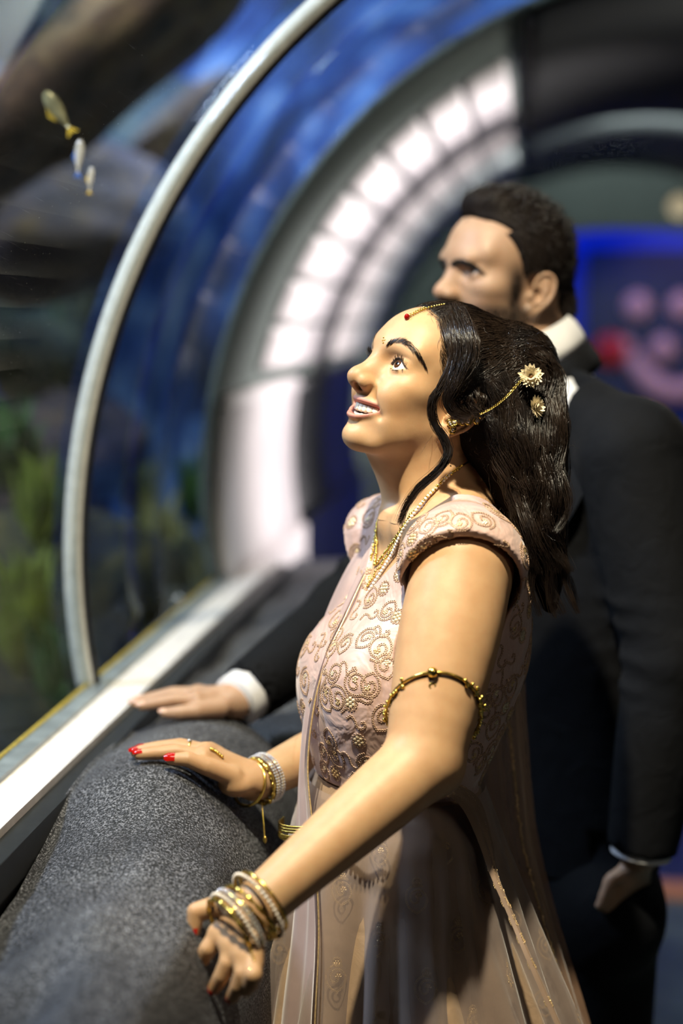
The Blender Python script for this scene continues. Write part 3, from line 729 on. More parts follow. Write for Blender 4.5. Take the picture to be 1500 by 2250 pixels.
def blouse_body():
    B = Body(); o = 0.0065
    B.add('u', 0.03, loft_fn(TW_Z[:9], TW_X[:9], np.array(TW_A[:9]) + o, np.array(TW_B[:9]) + o), FBW)
    for s in (-1, 1): B.ell((0.046, s * 0.050, 0.060), (0.058 + o, 0.058 + o, 0.066 + o), 0.05, FBW)
    nk = NECKW + FBW.d((-0.02, 0, 0.010))
    for S in (S1, S2): B.cone(nk, S + np.array((0, 0, 0.012)), 0.044 + o, 0.046 + o, 0.035)
    # cap sleeves, cut along a slanting rim
    T, Fp, Bk = P(1000, 1166, 1.975), P(872, 1302, 2.03), P(1152, 1362, 2.045)
    for side in (1, -1):
        S = S1 if side == 1 else S2
        mir = (lambda p: p) if side == 1 else (lambda p: FBW.w(FBW.loc(np.atleast_2d(p).astype(np.float32))[0] * np.array((1, -1, 1))))
        t, fp, bk = (np.asarray(mir(p), float) for p in (T, Fp, Bk))
        n = unit(np.cross(fp - t, bk - t)); n = n if np.dot(n, FBW.d((0, side, -0.6))) > 0 else -n
        c32, n32, S32 = t.astype(np.float32), n.astype(np.float32), (S + FBW.d((0.0, 0, 0.004))).astype(np.float32)
        r = np.array((0.079, 0.0745, 0.0755), np.float32)
        def cap(p, c32=c32, n32=n32, S32=S32, r=r):
            a = ((p - S32) @ FBW.M.T) / r; k0 = np.sqrt((a * a).sum(1)) + 1e-9; b = a / r; k1 = np.sqrt((b * b).sum(1)) + 1e-9
            return np.maximum(k0 * (k0 - 1) / k1, (p - c32) @ n32)
        B.add('u', 0.012, cap)
    for (S, E) in ((S1, E1), (S2, E2)):
        d = unit(E - S)
        B.chain([S - FBW.d((0, 0, 0.004)), S + d * 0.10, E], (0.0700, 0.0700, 0.050), 0.002, op='s')
    # V neck
    def vneck(p):
        z = p[:, 2]; w = np.where(z < 0.250, 0.062 * np.clip((z - 0.172) / 0.078, -1, 1), 0.062 + (z - 0.25) * 0.6)
        d = (np.abs(p[:, 1]) - w) * 0.78
        return np.maximum(d, -0.030 - p[:, 0]).astype(np.float32)
    B.add('s', 0.004, vneck, FBW)
    B.cone(NECKW + FBW.d((-0.005, 0, -0.012)), NECKW + FBW.d((-0.03, 0, 0.12)), 0.092, 0.140, 0.006, op='s')
    B.plane((0, 0, -0.066), (0.10, 0, -1), 0.003, FBW)
    return B
BB = blouse_body()
v, f = BB.mesh(FBW.o - 0.32, FBW.o + np.array((0.32, 0.32, 0.34)), 0.0026)
blouse = mesh_obj('blouse', v, f, M_BLOUSE, woman)
BL_V, BL_F = v, f
BL_BVH = BVHTree.FromPolygons([Vector(p) for p in v], [tuple(map(int, q)) for q in f])

# --- embroidery: chain stitch loops and sequins laid onto a surface
class Stitch:
    def __init__(s): s.v = []; s.f = []; s.n = 0
    def put(s, tv, tf, c, n, t, sc):
        """copies of a small template (tv, tf) at points c with normals n and tangents t"""
        c, n, t = map(np.asarray, (c, n, t)); t = t - n * (t * n).sum(1)[:, None]; t /= np.linalg.norm(t, axis=1)[:, None] + 1e-9
        b = np.cross(n, t); sc = np.broadcast_to(np.asarray(sc, float), (len(c),))[:, None, None]
        V = c[:, None] + sc * (tv[None, :, :1] * t[:, None] + tv[None, :, 1:2] * b[:, None] + tv[None, :, 2:] * n[:, None])
        k = len(tv); s.v.append(V.reshape(-1, 3)); s.f.append((tf[None] + (np.arange(len(c)) * k)[:, None, None]).reshape(-1, tf.shape[1]) + s.n); s.n += len(c) * k
    def build(s, name, mat, parent):
        return tag(mesh_obj(name, np.concatenate(s.v), np.concatenate(s.f), mat, parent), kind='stuff')
def _tor(r=1.0, w=0.34, n=8, m=4):
    v, f = ring_tube(torus_pts((0, 0, 0), (0, 0, 1), r, n, e1=(1, 0, 0)), w, m); return np.array(v), np.array(f)
LOOP_V, LOOP_F = _tor(); 
def _dome(n=8):
    v = [(0, 0, 0.42)]; 
    for r, z in ((0.6, 0.34), (1.0, -0.05)):
        v += [(r * math.cos(2 * PI * j / n), r * math.sin(2 * PI * j / n), z) for j in range(n)]
    f = [(0, 1 + j, 1 + (j + 1) % n, 0) for j in range(n)] + [(1 + j, 1 + n + j, 1 + n + (j + 1) % n, 1 + (j + 1) % n) for j in range(n)]
    return np.array(v, float), np.array(f)
DOME_V, DOME_F = _dome()
def snap(bvh, pts, off=0.0006):
    c = []; n = []
    for p in pts:
        l, nn, i, d = bvh.find_nearest(Vector(p))
        c.append(np.array(l) + np.array(nn) * off); n.append(np.array(nn))
    return np.array(c), np.array(n)
def resample(p, step):
    d = np.concatenate([[0], np.cumsum(np.linalg.norm(np.diff(p, axis=0), axis=1))]); n = max(2, int(d[-1] / step))
    u = np.linspace(0, d[-1], n); return np.stack([np.interp(u, d, p[:, i]) for i in range(p.shape[1])], 1)
PAIS = spline([(0.0, -1.0), (0.55, -0.6), (0.75, 0.0), (0.45, 0.55), (0.0, 0.7), (-0.40, 0.45), (-0.5, 0.0), (-0.2, -0.3), (0.1, -0.1), (0.05, 0.15)], 60)
PAIS2 = spline([(0.0, -1.0), (-0.5, -0.7), (-0.85, -0.1), (-0.75, 0.6), (-0.2, 1.0), (0.35, 0.95)], 40)
SCROLL = spline([(-1.0, 0.2), (-0.6, 0.5), (-0.2, 0.2), (0.0, -0.3), (0.4, -0.5), (0.8, -0.2), (0.75, 0.15), (0.5, 0.1)], 50)
def motif(st_loop, st_disc, bvh, p0, n0, t0, size, kind, r=0.0014):
    b0 = np.cross(n0, t0); to3 = lambda q: p0 + size * (q[:, :1] * t0 + q[:, 1:] * b0)
    for cur in ({'paisley': [PAIS, PAIS2], 'scroll': [SCROLL]}.get(kind, [])):
        q = resample(to3(cur), r * 2.05); c, n = snap(bvh, q); t = np.gradient(q, axis=0)
        st_loop.put(LOOP_V, LOOP_F, c, n, t, r)
    if kind in ('paisley', 'flower'):
        a = np.arange(6) * PI / 3; rr = 0.30 if kind == 'paisley' else 0.55
        off = np.array((0.12, 0.25)) if kind == 'paisley' else np.zeros(2)
        if kind == 'paisley': a = a[:5]; rr = 0.18
        q = np.concatenate([[off], off + rr * np.stack([np.cos(a), np.sin(a)], 1)]); c, n = snap(bvh, to3(q))
        st_disc.put(DOME_V, DOME_F, c, n, np.tile(t0, (len(c), 1)), max(0.0016, rr * size * 0.52))
        if kind == 'flower':
            a = np.arange(14) * 2 * PI / 14; q = 1.0 * np.stack([np.cos(a), np.sin(a)], 1); c, n = snap(bvh, to3(q)); st_loop.put(LOOP_V, LOOP_F, c, n, np.tile(t0, (len(c), 1)), r)
def scatter(v, f, n, seed, spacing):
    g = np.random.default_rng(seed); idx = g.permutation(len(v)); out = []; pts = np.zeros((0, 3))
    for i in idx:
        if len(out) >= n: break
        if len(pts) == 0 or np.min(np.linalg.norm(pts - v[i], axis=1)) > spacing: out.append(i); pts = v[out]
    return out
stL, stD, stG = Stitch(), Stitch(), Stitch()
_loc = FBW.loc(v.astype(np.float32))
_outer = np.ones(len(v), bool)
for S, E in ((S1, E1), (S2, E2)):      # not inside the sleeves
    d = unit(E - S); t = np.clip((v - S) @ d, 0, 0.3); _outer &= np.linalg.norm(v - S - t[:, None] * d, axis=1) > 0.0705
_outer &= (_loc[:, 2] > -0.058) & (_loc[:, 2] < 0.29)
vi = np.where(_outer)[0]; pick = [vi[i] for i in scatter(v[vi], None, 300, 3, 0.0185)]
g3 = np.random.default_rng(5)
for i in pick:
    p0, n0 = snap(BL_BVH, [v[i]]); p0, n0 = p0[0], n0[0]
    if abs(n0[2]) > 0.93 and _loc[i, 2] < -0.05: continue
    dn = np.array((0, 0, -1.0)); dn = unit(dn - n0 * np.dot(dn, n0)); sd = np.cross(n0, dn); a = g3.uniform(-0.9, 0.9)
    k = g3.choice(['paisley', 'paisley', 'flower', 'scroll'])
    if k == 'paisley' and g3.random() < 0.5: a += PI
    motif(stL, stD if g3.random() < 0.6 else stG, BL_BVH, p0, n0, unit(math.cos(a) * sd + math.sin(a) * dn), g3.uniform(0.013, 0.018) if k != 'flower' else 0.009, k)
stL.build('chain_stitch_embroidery', M_ROSEGOLD, blouse); stD.build('sequins', M_GOLD2, blouse); stG.build('pale_sequins', simple_mat('pale_gold_sequin', (0.80, 0.64, 0.42, 1), 0.25, 0.45, 300, 0.25), blouse)

# --- skirt: satin under-skirt and net over-skirt, both pleated
def skirt_surface(off, pleat, seed, top=-0.058, n=220, extra=0.0):
    zs = [top, -0.115, -0.23, -0.376, -0.60, -1.0, float(0.012 - FBW.o[2])]
    cx = [0.006, 0.008, -0.003, -0.022, -0.03, -0.03, -0.03]
    aa = [0.098, 0.116, 0.150, 0.190, 0.245, 0.33, 0.40]
    bb = [0.122, 0.140, 0.165, 0.200, 0.255, 0.33, 0.40]
    zz = np.concatenate([np.linspace(top, -0.45, 46), np.linspace(-0.47, zs[-1], 24)])
    it = lambda q: np.interp(-zz, -np.array(zs), q)
    C, A, Bq = it(cx), it(aa), it(bb)
    th = np.arange(n) * 2 * PI / n; g = np.random.default_rng(seed); w = np.zeros(n)
    for k in (9, 14, 19, 27): w += g.uniform(0.5, 1) * np.sin(k * th + g.uniform(0, 6)) / (k ** 0.5)
    w /= np.abs(w).max()
    grow = np.clip((top + 0.004 - zz) / 0.30, 0, 1.6)[:, None] * pleat
    ph = 0.12 * np.sin(zz * 5 + seed)[:, None]
    r = 1 + grow * np.interp((th[None] + ph) % (2 * PI), th, w, period=2 * PI)
    x = C[:, None] + (A[:, None] + off) * r * np.cos(th); y = (Bq[:, None] + off) * r * np.sin(th)
    z = np.repeat(zz[:, None], n, 1)
    return FBW.w(np.stack([x, y, z], -1).reshape(-1, 3)), grid_faces(len(zz), n, True), (len(zz), n)
v, f, _ = skirt_surface(0.0, 0.085, 2); skirt = mesh_obj('skirt', v, f, M_SKIRT, woman)
v, f, shp = skirt_surface(0.010, 0.150, 4, top=-0.066); net = mesh_obj('net_overskirt', v, f, M_NET, woman)
NET_BVH = BVHTree.FromPolygons([Vector(p) for p in v], [tuple(map(int, q)) for q in f])
stL, stD = Stitch(), Stitch(); g3 = np.random.default_rng(9)
V2 = v.reshape(*shp, 3)
for i in range(6, 50, 6):
    for j in range(0, shp[1], 22):
        jj = (j + (11 if (i // 6) % 2 else 0)) % shp[1]
        p0, n0 = snap(NET_BVH, [V2[i, jj]], 0.0008); p0, n0 = p0[0], n0[0]
        if np.dot(n0, p0 - FBW.w((-0.02, 0, FBW.loc(p0[None].astype(np.float32))[0][2]))) < 0: n0 = -n0
        dn = unit(np.array((0, 0, -1.0)) - n0 * -n0[2]); sd = np.cross(n0, dn)
        motif(stL, stD, NET_BVH, p0, n0, sd, 0.016, 'paisley', 0.0011); motif(stL, stD, NET_BVH, p0 + dn * -0.02, n0, sd, 0.005, 'flower', 0.0010)
stL.build('net_embroidery', M_GOLD2, net); stD.build('net_sequins', M_GOLD2, net)
# embroidered waistband above the skirt and dense front panels
stL, stD = Stitch(), Stitch()
vs, fs, sh2 = skirt_surface(0.0, 0.085, 2); SK_BVH = BVHTree.FromPolygons([Vector(p) for p in vs], [tuple(map(int, q)) for q in fs]); V3 = vs.reshape(*sh2, 3)
for j0 in (38, 52, 12, 78):
    for i in range(2, 52, 1):
        for dj in ((0, 3) if i % 2 else (1, 4)):
            p0, n0 = snap(SK_BVH, [V3[i, j0 + dj]], 0.0008); p0, n0 = p0[0], n0[0]
            ax = FBW.w((-0.02, 0, FBW.loc(p0[None].astype(np.float32))[0][2]))
            if np.dot(n0, p0 - ax) < 0: n0 = -n0; p0 = p0 + n0 * 0.0016
            dn = unit(np.array((0, 0, -1.0)) - n0 * -n0[2]); motif(stL, stD, SK_BVH, p0, n0, np.cross(n0, dn), 0.0055, 'flower', 0.0010)
stL.build('panel_embroidery', M_GOLD2, skirt); stD.build('panel_sequins', M_GOLD2, skirt)

# --- shawl (dupatta): chiffon lengths in front and behind
def ribbon(Lp, Rp, n=60, m=22, amp=0.006, waves=3.0, seed=0, dirn=None):
    L, R = spline(Lp, n), spline(Rp, n); t = np.linspace(0, 1, m); g = np.random.default_rng(seed)
    S = L[:, None] * (1 - t)[None, :, None] + R[:, None] * t[None, :, None]
    du = np.gradient(S, axis=0); dv = np.gradient(S, axis=1); N = np.cross(du, dv); N /= np.linalg.norm(N, axis=2)[..., None] + 1e-9
    s = np.linspace(0, 1, n)[:, None]; w = np.zeros((n, m))
    for k in (1.0, 1.9, 2.7): w += g.uniform(0.4, 1) / k * np.sin(2 * PI * waves * k * t[None] + g.uniform(0, 6) + 2.5 * s * g.uniform(-1, 1))
    return (S + N * (amp * w * (0.35 + 0.65 * s))[..., None]).reshape(-1, 3), grid_faces(n, m), (n, m)
frontL = [P(858, 1128, 2.30), P(835, 1150, 2.29), P(775, 1225, 2.24), P(722, 1330, 2.21), P(690, 1430, 2.19), P(668, 1560, 2.17), P(656, 1700, 2.16), P(648, 1850, 2.15), P(625, 2050, 2.15), P(590, 2300, 2.16), P(575, 2600, 2.16)]
frontR = [P(868, 1145, 2.23), P(848, 1175, 2.20), P(802, 1262, 2.155), P(756, 1360, 2.12), P(720, 1440, 2.10), P(690, 1550, 2.085), P(676, 1690, 2.075), P(690, 1850, 2.055), P(700, 2050, 2.04), P(690, 2300, 2.03), P(690, 2600, 2.03)]
v, f, _ = ribbon(frontL, frontR, 70, 16, 0.005, 1.5, 1); shawl = mesh_obj('shawl_front', v, f, M_SHAWL, woman)
edge = MB(); 
q = resample(spline(frontR, 200), 0.0045)
edge.add(*tube(q, 0.0012, 5)); 
edge.build('gold_edging', M_GOLD2, shawl)
backL = [P(1040, 1420, 2.28), P(1050, 1560, 2.27), P(1062, 1680, 2.24), P(1075, 1850, 2.20), P(1110, 2000, 2.17), P(1180, 2280, 2.14), P(1260, 2700, 2.12)]
backR = [P(1150, 1440, 2.34), P(1156, 1560, 2.34), P(1168, 1720, 2.34), P(1185, 1850, 2.34), P(1225, 2010, 2.33), P(1310, 2290, 2.30), P(1420, 2700, 2.30)]
v, f, shp = ribbon(backL, backR, 70, 30, 0.010, 2.2, 5); shawl2 = mesh_obj('shawl_back', v, f, M_SHAWL2, woman)
mid = v.reshape(*shp, 3)[:, 17]; q = resample(mid, 0.003); q += np.random.default_rng(2).normal(0, 0.0008, q.shape); e2 = MB(); e2.add(*tube(q, 0.0016, 5)); e2.build('scalloped_edge', M_GOLD2, shawl2)
tuckL = [P(948, 1742, 2.035), P(985, 1748, 2.030), P(1020, 1782, 2.040), P(1052, 1850, 2.050), P(1078, 1920, 2.035), P(1118, 2010, 2.02), P(1165, 2120, 2.00), P(1260, 2330, 1.98)]
tuckR = [P(958, 1728, 2.035), P(1015, 1728, 2.045), P(1058, 1762, 2.060), P(1085, 1850, 2.075), P(1100, 1930, 2.050), P(1130, 2008, 2.03), P(1174, 2116, 2.01), P(1268, 2330, 1.99)]
v, f, _ = ribbon(tuckL, tuckR, 50, 12, 0.003, 1.0, 8); tuck = mesh_obj('shawl_border', v, f, fabric('tan_border', rgb(126, 104, 86), rgb(144, 120, 100), 0.55, 900, 0.2), woman)
TU_BVH = BVHTree.FromPolygons([Vector(p) for p in v], [tuple(map(int, q)) for q in f]); stL, stD = Stitch(), Stitch()
for i in range(3, 48, 3):
    for j in (3, 8):
        p = v[i * 12 + j]; p0, n0 = snap(TU_BVH, [p], 0.0); n0 = n0[0]; n0 = n0 if np.dot(n0, CAM_POS - p) > 0 else -n0
        dn = unit(np.array((0, 0, -1.0)) + n0 * n0[2]); motif(stL, stD, TU_BVH, p0[0] + n0 * 0.001, n0, np.cross(n0, dn), 0.006, 'flower', 0.0011)
stL.build('border_stitching', M_GOLD2, tuck); stD.build('border_sequins', M_GOLD2, tuck)

# ------------------------------------------------------------------ the woman: hair, brows, lashes
def pixhit(bvh, px, py):
    d = unit(P(px, py, 1.0) - CAM_POS); l, n, i, t = bvh.ray_cast(Vector(CAM_POS), Vector(d))
    return None if l is None else (np.array(l), np.array(n))
def hair_body():
    B = Body(); F = FRW
    def scalp(p):
        c = np.array((-0.010, 0, 0.041), np.float32); r = np.array((0.0985, 0.0785, 0.0875), np.float32)
        a = (p - c) / r; k0 = np.sqrt((a * a).sum(1)) + 1e-9; b = a / r; k1 = np.sqrt((b * b).sum(1)) + 1e-9
        # hair line: runs from the forehead down in front of the ear
        ay = np.abs(p[:, 1]); hl = 0.052 + 0.10 * (p[:, 2] - 0.10) - 9.0 * np.maximum(ay - 0.012, 0) ** 2 * (p[:, 2] > -1)
        hl = np.where(p[:, 2] < 0.095, hl + (p[:, 2] - 0.095) * 0.18, hl)
        e = p[:, 0] - hl
        low = -0.004 - p[:, 2] - np.maximum(-p[:, 0] - 0.012, 0) * 2.0      # clears the ear, reaches down behind it
        return np.maximum(np.maximum(k0 * (k0 - 1) / k1, e * 0.9), low * 0.6).astype(np.float32)
    B.add('u', 0.01, scalp, F)
    B.ell((-0.034, 0, 0.056), (0.072, 0.072, 0.064), 0.03, F)                                    # volume at the crown
    B.ell(P(1124, 806, 2.19), (0.050, 0.066, 0.044), 0.04)                                      # gathered half
    B.chain([P(1150, 800, 2.17), P(1192, 860, 2.16), P(1195, 960, 2.15), P(1182, 1060, 2.14), P(1188, 1160, 2.14), P(1200, 1250, 2.15), P(1208, 1330, 2.16)],
            (0.040, 0.030, 0.032, 0.036, 0.034, 0.026, 0.010), 0.03)
    B.chain([P(1075, 880, 2.16), P(1098, 970, 2.15), P(1125, 1060, 2.15), P(1165, 1150, 2.15)], (0.050, 0.050, 0.038, 0.022), 0.03)
    return B
HB = hair_body()
_h = FRW.w((-0.05, 0, 0))
v, f = HB.mesh((_h[0] - 0.2, _h[1] - 0.16, P(0, 1360, 2.15)[2]), (_h[0] + 0.2, _h[1] + 0.16, _h[2] + 0.22), 0.0030)
hair = mesh_obj('hair', v, f, M_HAIRB_W, woman)
gh = np.random.default_rng(21)
def lock(pts, rad, n, m=26, wave=0.0, freq=3.0, spread_end=1.0, seed=0, r=0.00035, frizz=0.0006):
    """n strands running along a guide, spread in a tapering bundle"""
    g = np.random.default_rng(seed); q = spline(pts, m); t, N, Bn = frames_along(q); s = np.linspace(0, 1, m)
    rad = np.interp(s, np.linspace(0, 1, len(rad)), rad)
    a = g.uniform(0, 2 * PI, n); rr = np.sqrt(g.uniform(0.0, 1, n))
    tw = g.normal(0, 0.8, n)
    ang = a[:, None] + tw[:, None] * s[None]
    off = (rr[:, None] * rad[None]) * (1 + (spread_end - 1) * s[None])
    w = wave * np.sin(2 * PI * freq * s[None] + g.normal(0, 0.5, n)[:, None]); w2 = wave * np.cos(2 * PI * freq * s[None] + g.normal(0, 0.5, n)[:, None])
    S = q[None] + (off * np.cos(ang) + w)[..., None] * N[None] + (off * np.sin(ang) + w2)[..., None] * Bn[None]
    S = S + np.cumsum(g.normal(0, frizz, S.shape), axis=1) * 0.35
    return strands(S, g.uniform(0.6, 1.3, n) * r)
HV = []; HF = []; hn = 0
def hadd(vf):
    global hn
    HV.append(vf[0]); HF.append(vf[1] + hn); hn += len(vf[0])
# combed-back hair from the hair line to the gathered half
HLINE = spline([(0.046, -0.060, 0.060), (0.052, -0.040, 0.092), (0.056, -0.010, 0.110), (0.055, 0.015, 0.110), (0.050, 0.036, 0.098), (0.042, 0.052, 0.078), (0.035, 0.062, 0.052), (0.024, 0.068, 0.030), (0.010, 0.072, 0.016), (-0.006, 0.074, 0.012)], 200)
n = 3000; u = gh.uniform(0, 199, n).astype(int); back = gh.uniform(0, 1, n) ** 1.5
st = HLINE[u] + np.stack([-0.075 * back, 0 * back, 0.012 * back], 1) + gh.normal(0, 0.0022, (n, 3))
G = np.array([P(1165, 790, 2.11 + 0.13 * q) for q in np.clip(1 - u / 199 + gh.normal(0, 0.06, n), 0, 1)]) + gh.normal(0, 0.007, (n, 3)) + np.outer(u / 199 - 0.5, np.array((0, 0, -0.045)))
s = np.linspace(0, 1, 16); W0 = FRW.w(st)
path = W0[:, None] * (1 - s)[None, :, None] + G[:, None] * s[None, :, None]
path += (np.sin(PI * s)[None, :] * 0.03)[..., None] * FRW.d((0.0, 0, 0.5)) + gh.normal(0, 0.0011, path.shape).cumsum(1) * 0.5
path = HB.project(path.reshape(-1, 3), 0.0, 3).reshape(path.shape)
gr = HB.grad(path.reshape(-1, 3).astype(np.float32)).reshape(path.shape)
lift = gh.uniform(0.0, 0.0032, n)[:, None] * np.sin(PI * np.clip(s * 1.05, 0, 1))[None] + 0.0002
wv = 0.0012 * np.sin(2 * PI * (gh.uniform(1, 3, n)[:, None] * s[None] + gh.uniform(0, 1, n)[:, None]))
path = path + gr * (lift + 0.5 * wv)[..., None] + np.array((0, 0, 1.0)) * wv[..., None]
hadd(strands(path, gh.uniform(0.00018, 0.00036, n) * np.where(gh.random(n) < 0.12, 1.8, 1.0)))
# the tail: wavy locks tumbling down the back
for i in range(46):
    x0 = gh.uniform(-0.030, 0.018); y0 = gh.uniform(-0.040, 0.028); a = gh.uniform(0, 1); ln = gh.uniform(0.72, 1.0)
    base = np.array([P(1168, 775, 2.15), P(1200, 850, 2.15), P(1200, 960, 2.14), P(1186, 1060, 2.13), P(1190, 1160, 2.13), P(1204, 1250, 2.14), P(1214, 1340, 2.15)])
    k = max(4, int(round(7 * ln))); q = base[:k] + R_V * x0 * np.linspace(0.5, 1.25, k)[:, None] + F_H * y0 * np.linspace(0.5, 1.2, k)[:, None]
    q += (R_V[None] * gh.normal(0, 0.006, (k, 1)) + F_H[None] * gh.normal(0, 0.006, (k, 1)))
    hadd(lock(q, (0.006, 0.0085, 0.008, 0.004), 62, 34, 0.0055, gh.uniform(2.2, 3.4), 1.0, 100 + i, 0.00026))
for i in range(16):     # loose hair behind the ear, falling to the nape
    a = gh.uniform(0, 1)
    q = [P(1050 + 60 * a, 850 - 20 * a, 2.085 + 0.02 * a), P(1075 + 70 * a, 930, 2.085), P(1085 + 75 * a, 1010, 2.09), P(1110 + 70 * a, 1080, 2.10), P(1145 + 60 * a, 1160 + 40 * a, 2.11)]
    hadd(lock(np.array(q) + gh.normal(0, 0.003, (5, 3)), (0.005, 0.008, 0.008, 0.003), 56, 30, 0.004, gh.uniform(2, 3.2), 1.0, 200 + i, 0.00026))
# the lock that frames the face
FL = [P(990, 690, 2.10), P(996, 735, 2.060), P(996, 790, 2.050), P(972, 846, 2.047), P(950, 888, 2.048), P(952, 930, 2.052), P(974, 966, 2.052), P(984, 1000, 2.050), P(962, 1036, 2.052), P(918, 1072, 2.062), P(893, 1108, 2.072), P(880, 1150, 2.08)]
for k_, (ox, oy, nn) in enumerate(((0, 0, 90), (7, -4, 70), (-5, 6, 60))):
    q = [p + (R_V * ox + U_V * oy) * 0.00055 * (0.6 + 0.5 * math.sin(1.3 * i_ + k_)) * (1 - i_ / 11.5) for i_, p in enumerate(FL)]
    hadd(lock(q, (0.015, 0.012, 0.007, 0.0032, 0.0025, 0.0020, 0.0021, 0.0019, 0.0012, 0.0006, 0.0003), nn, 64, 0.0011, 3, 1.0, 301 + 7 * k_, 0.00026, 0.0009))
hadd(lock([P(1000, 688, 2.10), P(1016, 740, 2.058), P(1020, 790, 2.047), P(1005, 840, 2.044), P(985, 880, 2.046), P(1000, 905, 2.05), P(1030, 915, 2.056)], (0.016, 0.018, 0.017, 0.012, 0.008, 0.008, 0.007), 280, 40, 0.0015, 2, 1.0, 302, 0.00028, 0.0009))
for i in range(22):     # small curls over the top of the ear
    a = gh.uniform(0, 1); x = 985 + 75 * a
    q = [P(x, 858 + gh.uniform(-15, 10), 2.058), P(x + gh.uniform(-14, 14), 880, 2.05), P(x + gh.uniform(0, 26), 898, 2.052), P(x + gh.uniform(5, 40), 908 + gh.uniform(-10, 22), 2.058)]
    hadd(lock(q, (0.002, 0.0028, 0.0015), 16, 18, 0.002, 1.6, 1.0, 400 + i, 0.0003))
# fine baby hairs along the hair line
n = 420; u = gh.uniform(55, 185, n).astype(int); p0 = FRW.w(HLINE[u] + gh.normal(0, 0.0015, (n, 3)) + np.array((0.002, 0, 0))); s = np.linspace(0, 1, 8)
dd = FRW.d((0.10, 0, -0.35)) + np.outer(u / 199.0, FRW.d((-0.5, 0.0, -0.2))) + gh.normal(0, 0.25, (n, 3)); dd /= np.linalg.norm(dd, axis=1)[:, None]
path = p0[:, None] + (gh.uniform(0.008, 0.022, n)[:, None] * s)[..., None] * dd[:, None]; path[..., :] += (0.010 * s ** 2)[None, :, None] * FRW.d((-1, 0, 0))
path = BW.project(path.reshape(-1, 3), 0.0008, 3).reshape(path.shape); hadd(strands(path, 0.00013))
# fly-away hairs
n = 150; p0 = HB.project(np.array([P(gh.uniform(960, 1235), gh.uniform(670, 1250), 2.06) for _ in range(n)]), 0.0, 6)
dr = unit(np.array((0.3, -0.2, 0.5))) + gh.normal(0, 0.7, (n, 3)); s = np.linspace(0, 1, 14)
gp = HB.grad(p0.astype(np.float32)); L = gh.uniform(0.02, 0.06, n)
path = p0[:, None] + (L[:, None] * s[None])[..., None] * (0.55 * gp + 0.6 * dr)[:, None] + np.cumsum(gh.normal(0, 0.0022, (n, 14, 3)), 1)
path[..., 2] -= 0.03 * (s ** 2)[None]
hadd(strands(path, 0.00016))
tag(mesh_obj('hair_strands', np.concatenate(HV), np.concatenate(HF), M_HAIR_W, woman), kind='stuff')
# eyebrows
def brow_strands(path_local, n, fr, seed, r=0.00022, L=(0.006, 0.010), wid=0.0036, up0=0.9):
    g = np.random.default_rng(seed); u = g.uniform(0, 1, n); q = spline(path_local, 80); i = (u * 79).astype(int); t = np.gradient(q, axis=0); t /= np.linalg.norm(t, axis=1)[:, None]
    p = q[i].copy(); wprof = wid * np.minimum(1, 0.35 + u * 4) * np.minimum(1, (1.05 - u) * 2.2)
    p[:, 2] += g.uniform(-1, 1, n) * wprof
    up = np.clip(up0 - u * 1.5, -0.25, 1)[:, None]
    d = t[i] * (1 - 0.3 * up) + up * np.array((0, 0, 1.0)) + g.normal(0, 0.12, (n, 3)); d /= np.linalg.norm(d, axis=1)[:, None]
    s = np.linspace(0, 1, 6); ln = g.uniform(*L, n) * (1 - 0.35 * u)
    S = p[:, None] + (ln[:, None] * s)[..., None] * d[:, None]; S[..., 2] -= 0.0012 * (s ** 2)[None]
    return S
def on_skin(S, B, fr, off=0.0006):
    W = fr.w(S.reshape(-1, 3)); W = B.project(W, 0.0004, 3); g = B.grad(W.astype(np.float32)); k = S.shape[1]
    s = np.tile(np.linspace(0, 1, k), S.shape[0])[:, None]
    return (W + g * off * (0.3 + s)).reshape(S.shape)
BROW_PX = [(848, 762), (862, 753), (880, 750), (898, 758), (914, 772), (927, 789), (938, 810)]
bl = []
for x, y in BROW_PX:
    h = pixhit(WOMAN_BVH, x, y)
    if h is not None: bl.append(FRW.loc(h[0][None].astype(np.float32))[0])
bl = np.array(bl)
BROW_LOCAL = bl
for s_ in (1, -1):
    S = brow_strands(bl * np.array((1, 1, 1)), 420, FRW, 11); S[..., 1] *= s_
    vv, ff = strands(on_skin(S, BW, FRW), np.random.default_rng(1).uniform(0.00010, 0.00019, 420))
    tag(mesh_obj('eyebrow', vv, ff, M_HAIR_W, woman), kind='stuff')
def lash(fr, s, hi_amp, parent, mat, n=46, L=0.0085, seed=3):
    g = np.random.default_rng(seed); ec = np.array((EYE_C[0], s * EYE_C[1], EYE_C[2])); out = []
    for up in (1, -1):
        k = n if up > 0 else n // 2
        t = g.uniform(-0.85, 0.98, k); a = t * 0.96 + 0.15; ww = 1 - t * t
        e = (hi_amp * ww + 0.06 * t + 0.03) if up > 0 else (-0.37 * ww + 0.06 * t - 0.03)
        d = np.stack([np.cos(e) * np.cos(a), s * np.cos(e) * np.sin(a), np.sin(e)], 1); p = ec + d * (EYE_R + 0.0012)
        o = d + np.array((0.3, 0, 0)) + np.stack([0 * t, s * 0.5 * (t + 0.1), 0 * t], 1); o += g.normal(0, 0.08, o.shape); o /= np.linalg.norm(o, axis=1)[:, None]
        s_ = np.linspace(0, 1, 7); ln = L * (0.7 + 0.4 * t) * (1 if up > 0 else 0.45) * g.uniform(0.8, 1.1, k)
        S = p[:, None] + (ln[:, None] * s_)[..., None] * o[:, None]; S[..., 2] += up * (0.55 * ln[:, None] * s_[None] ** 2)
        out.append(S)
    S = np.concatenate(out); vv, ff = strands(fr.w(S.reshape(-1, 3)).reshape(S.shape), 0.00022)
    return tag(mesh_obj('eyelashes', vv, ff, mat, parent), kind='stuff')
for s_ in (1, -1): lash(FRW, s_, 0.52, woman, M_HAIR_W)

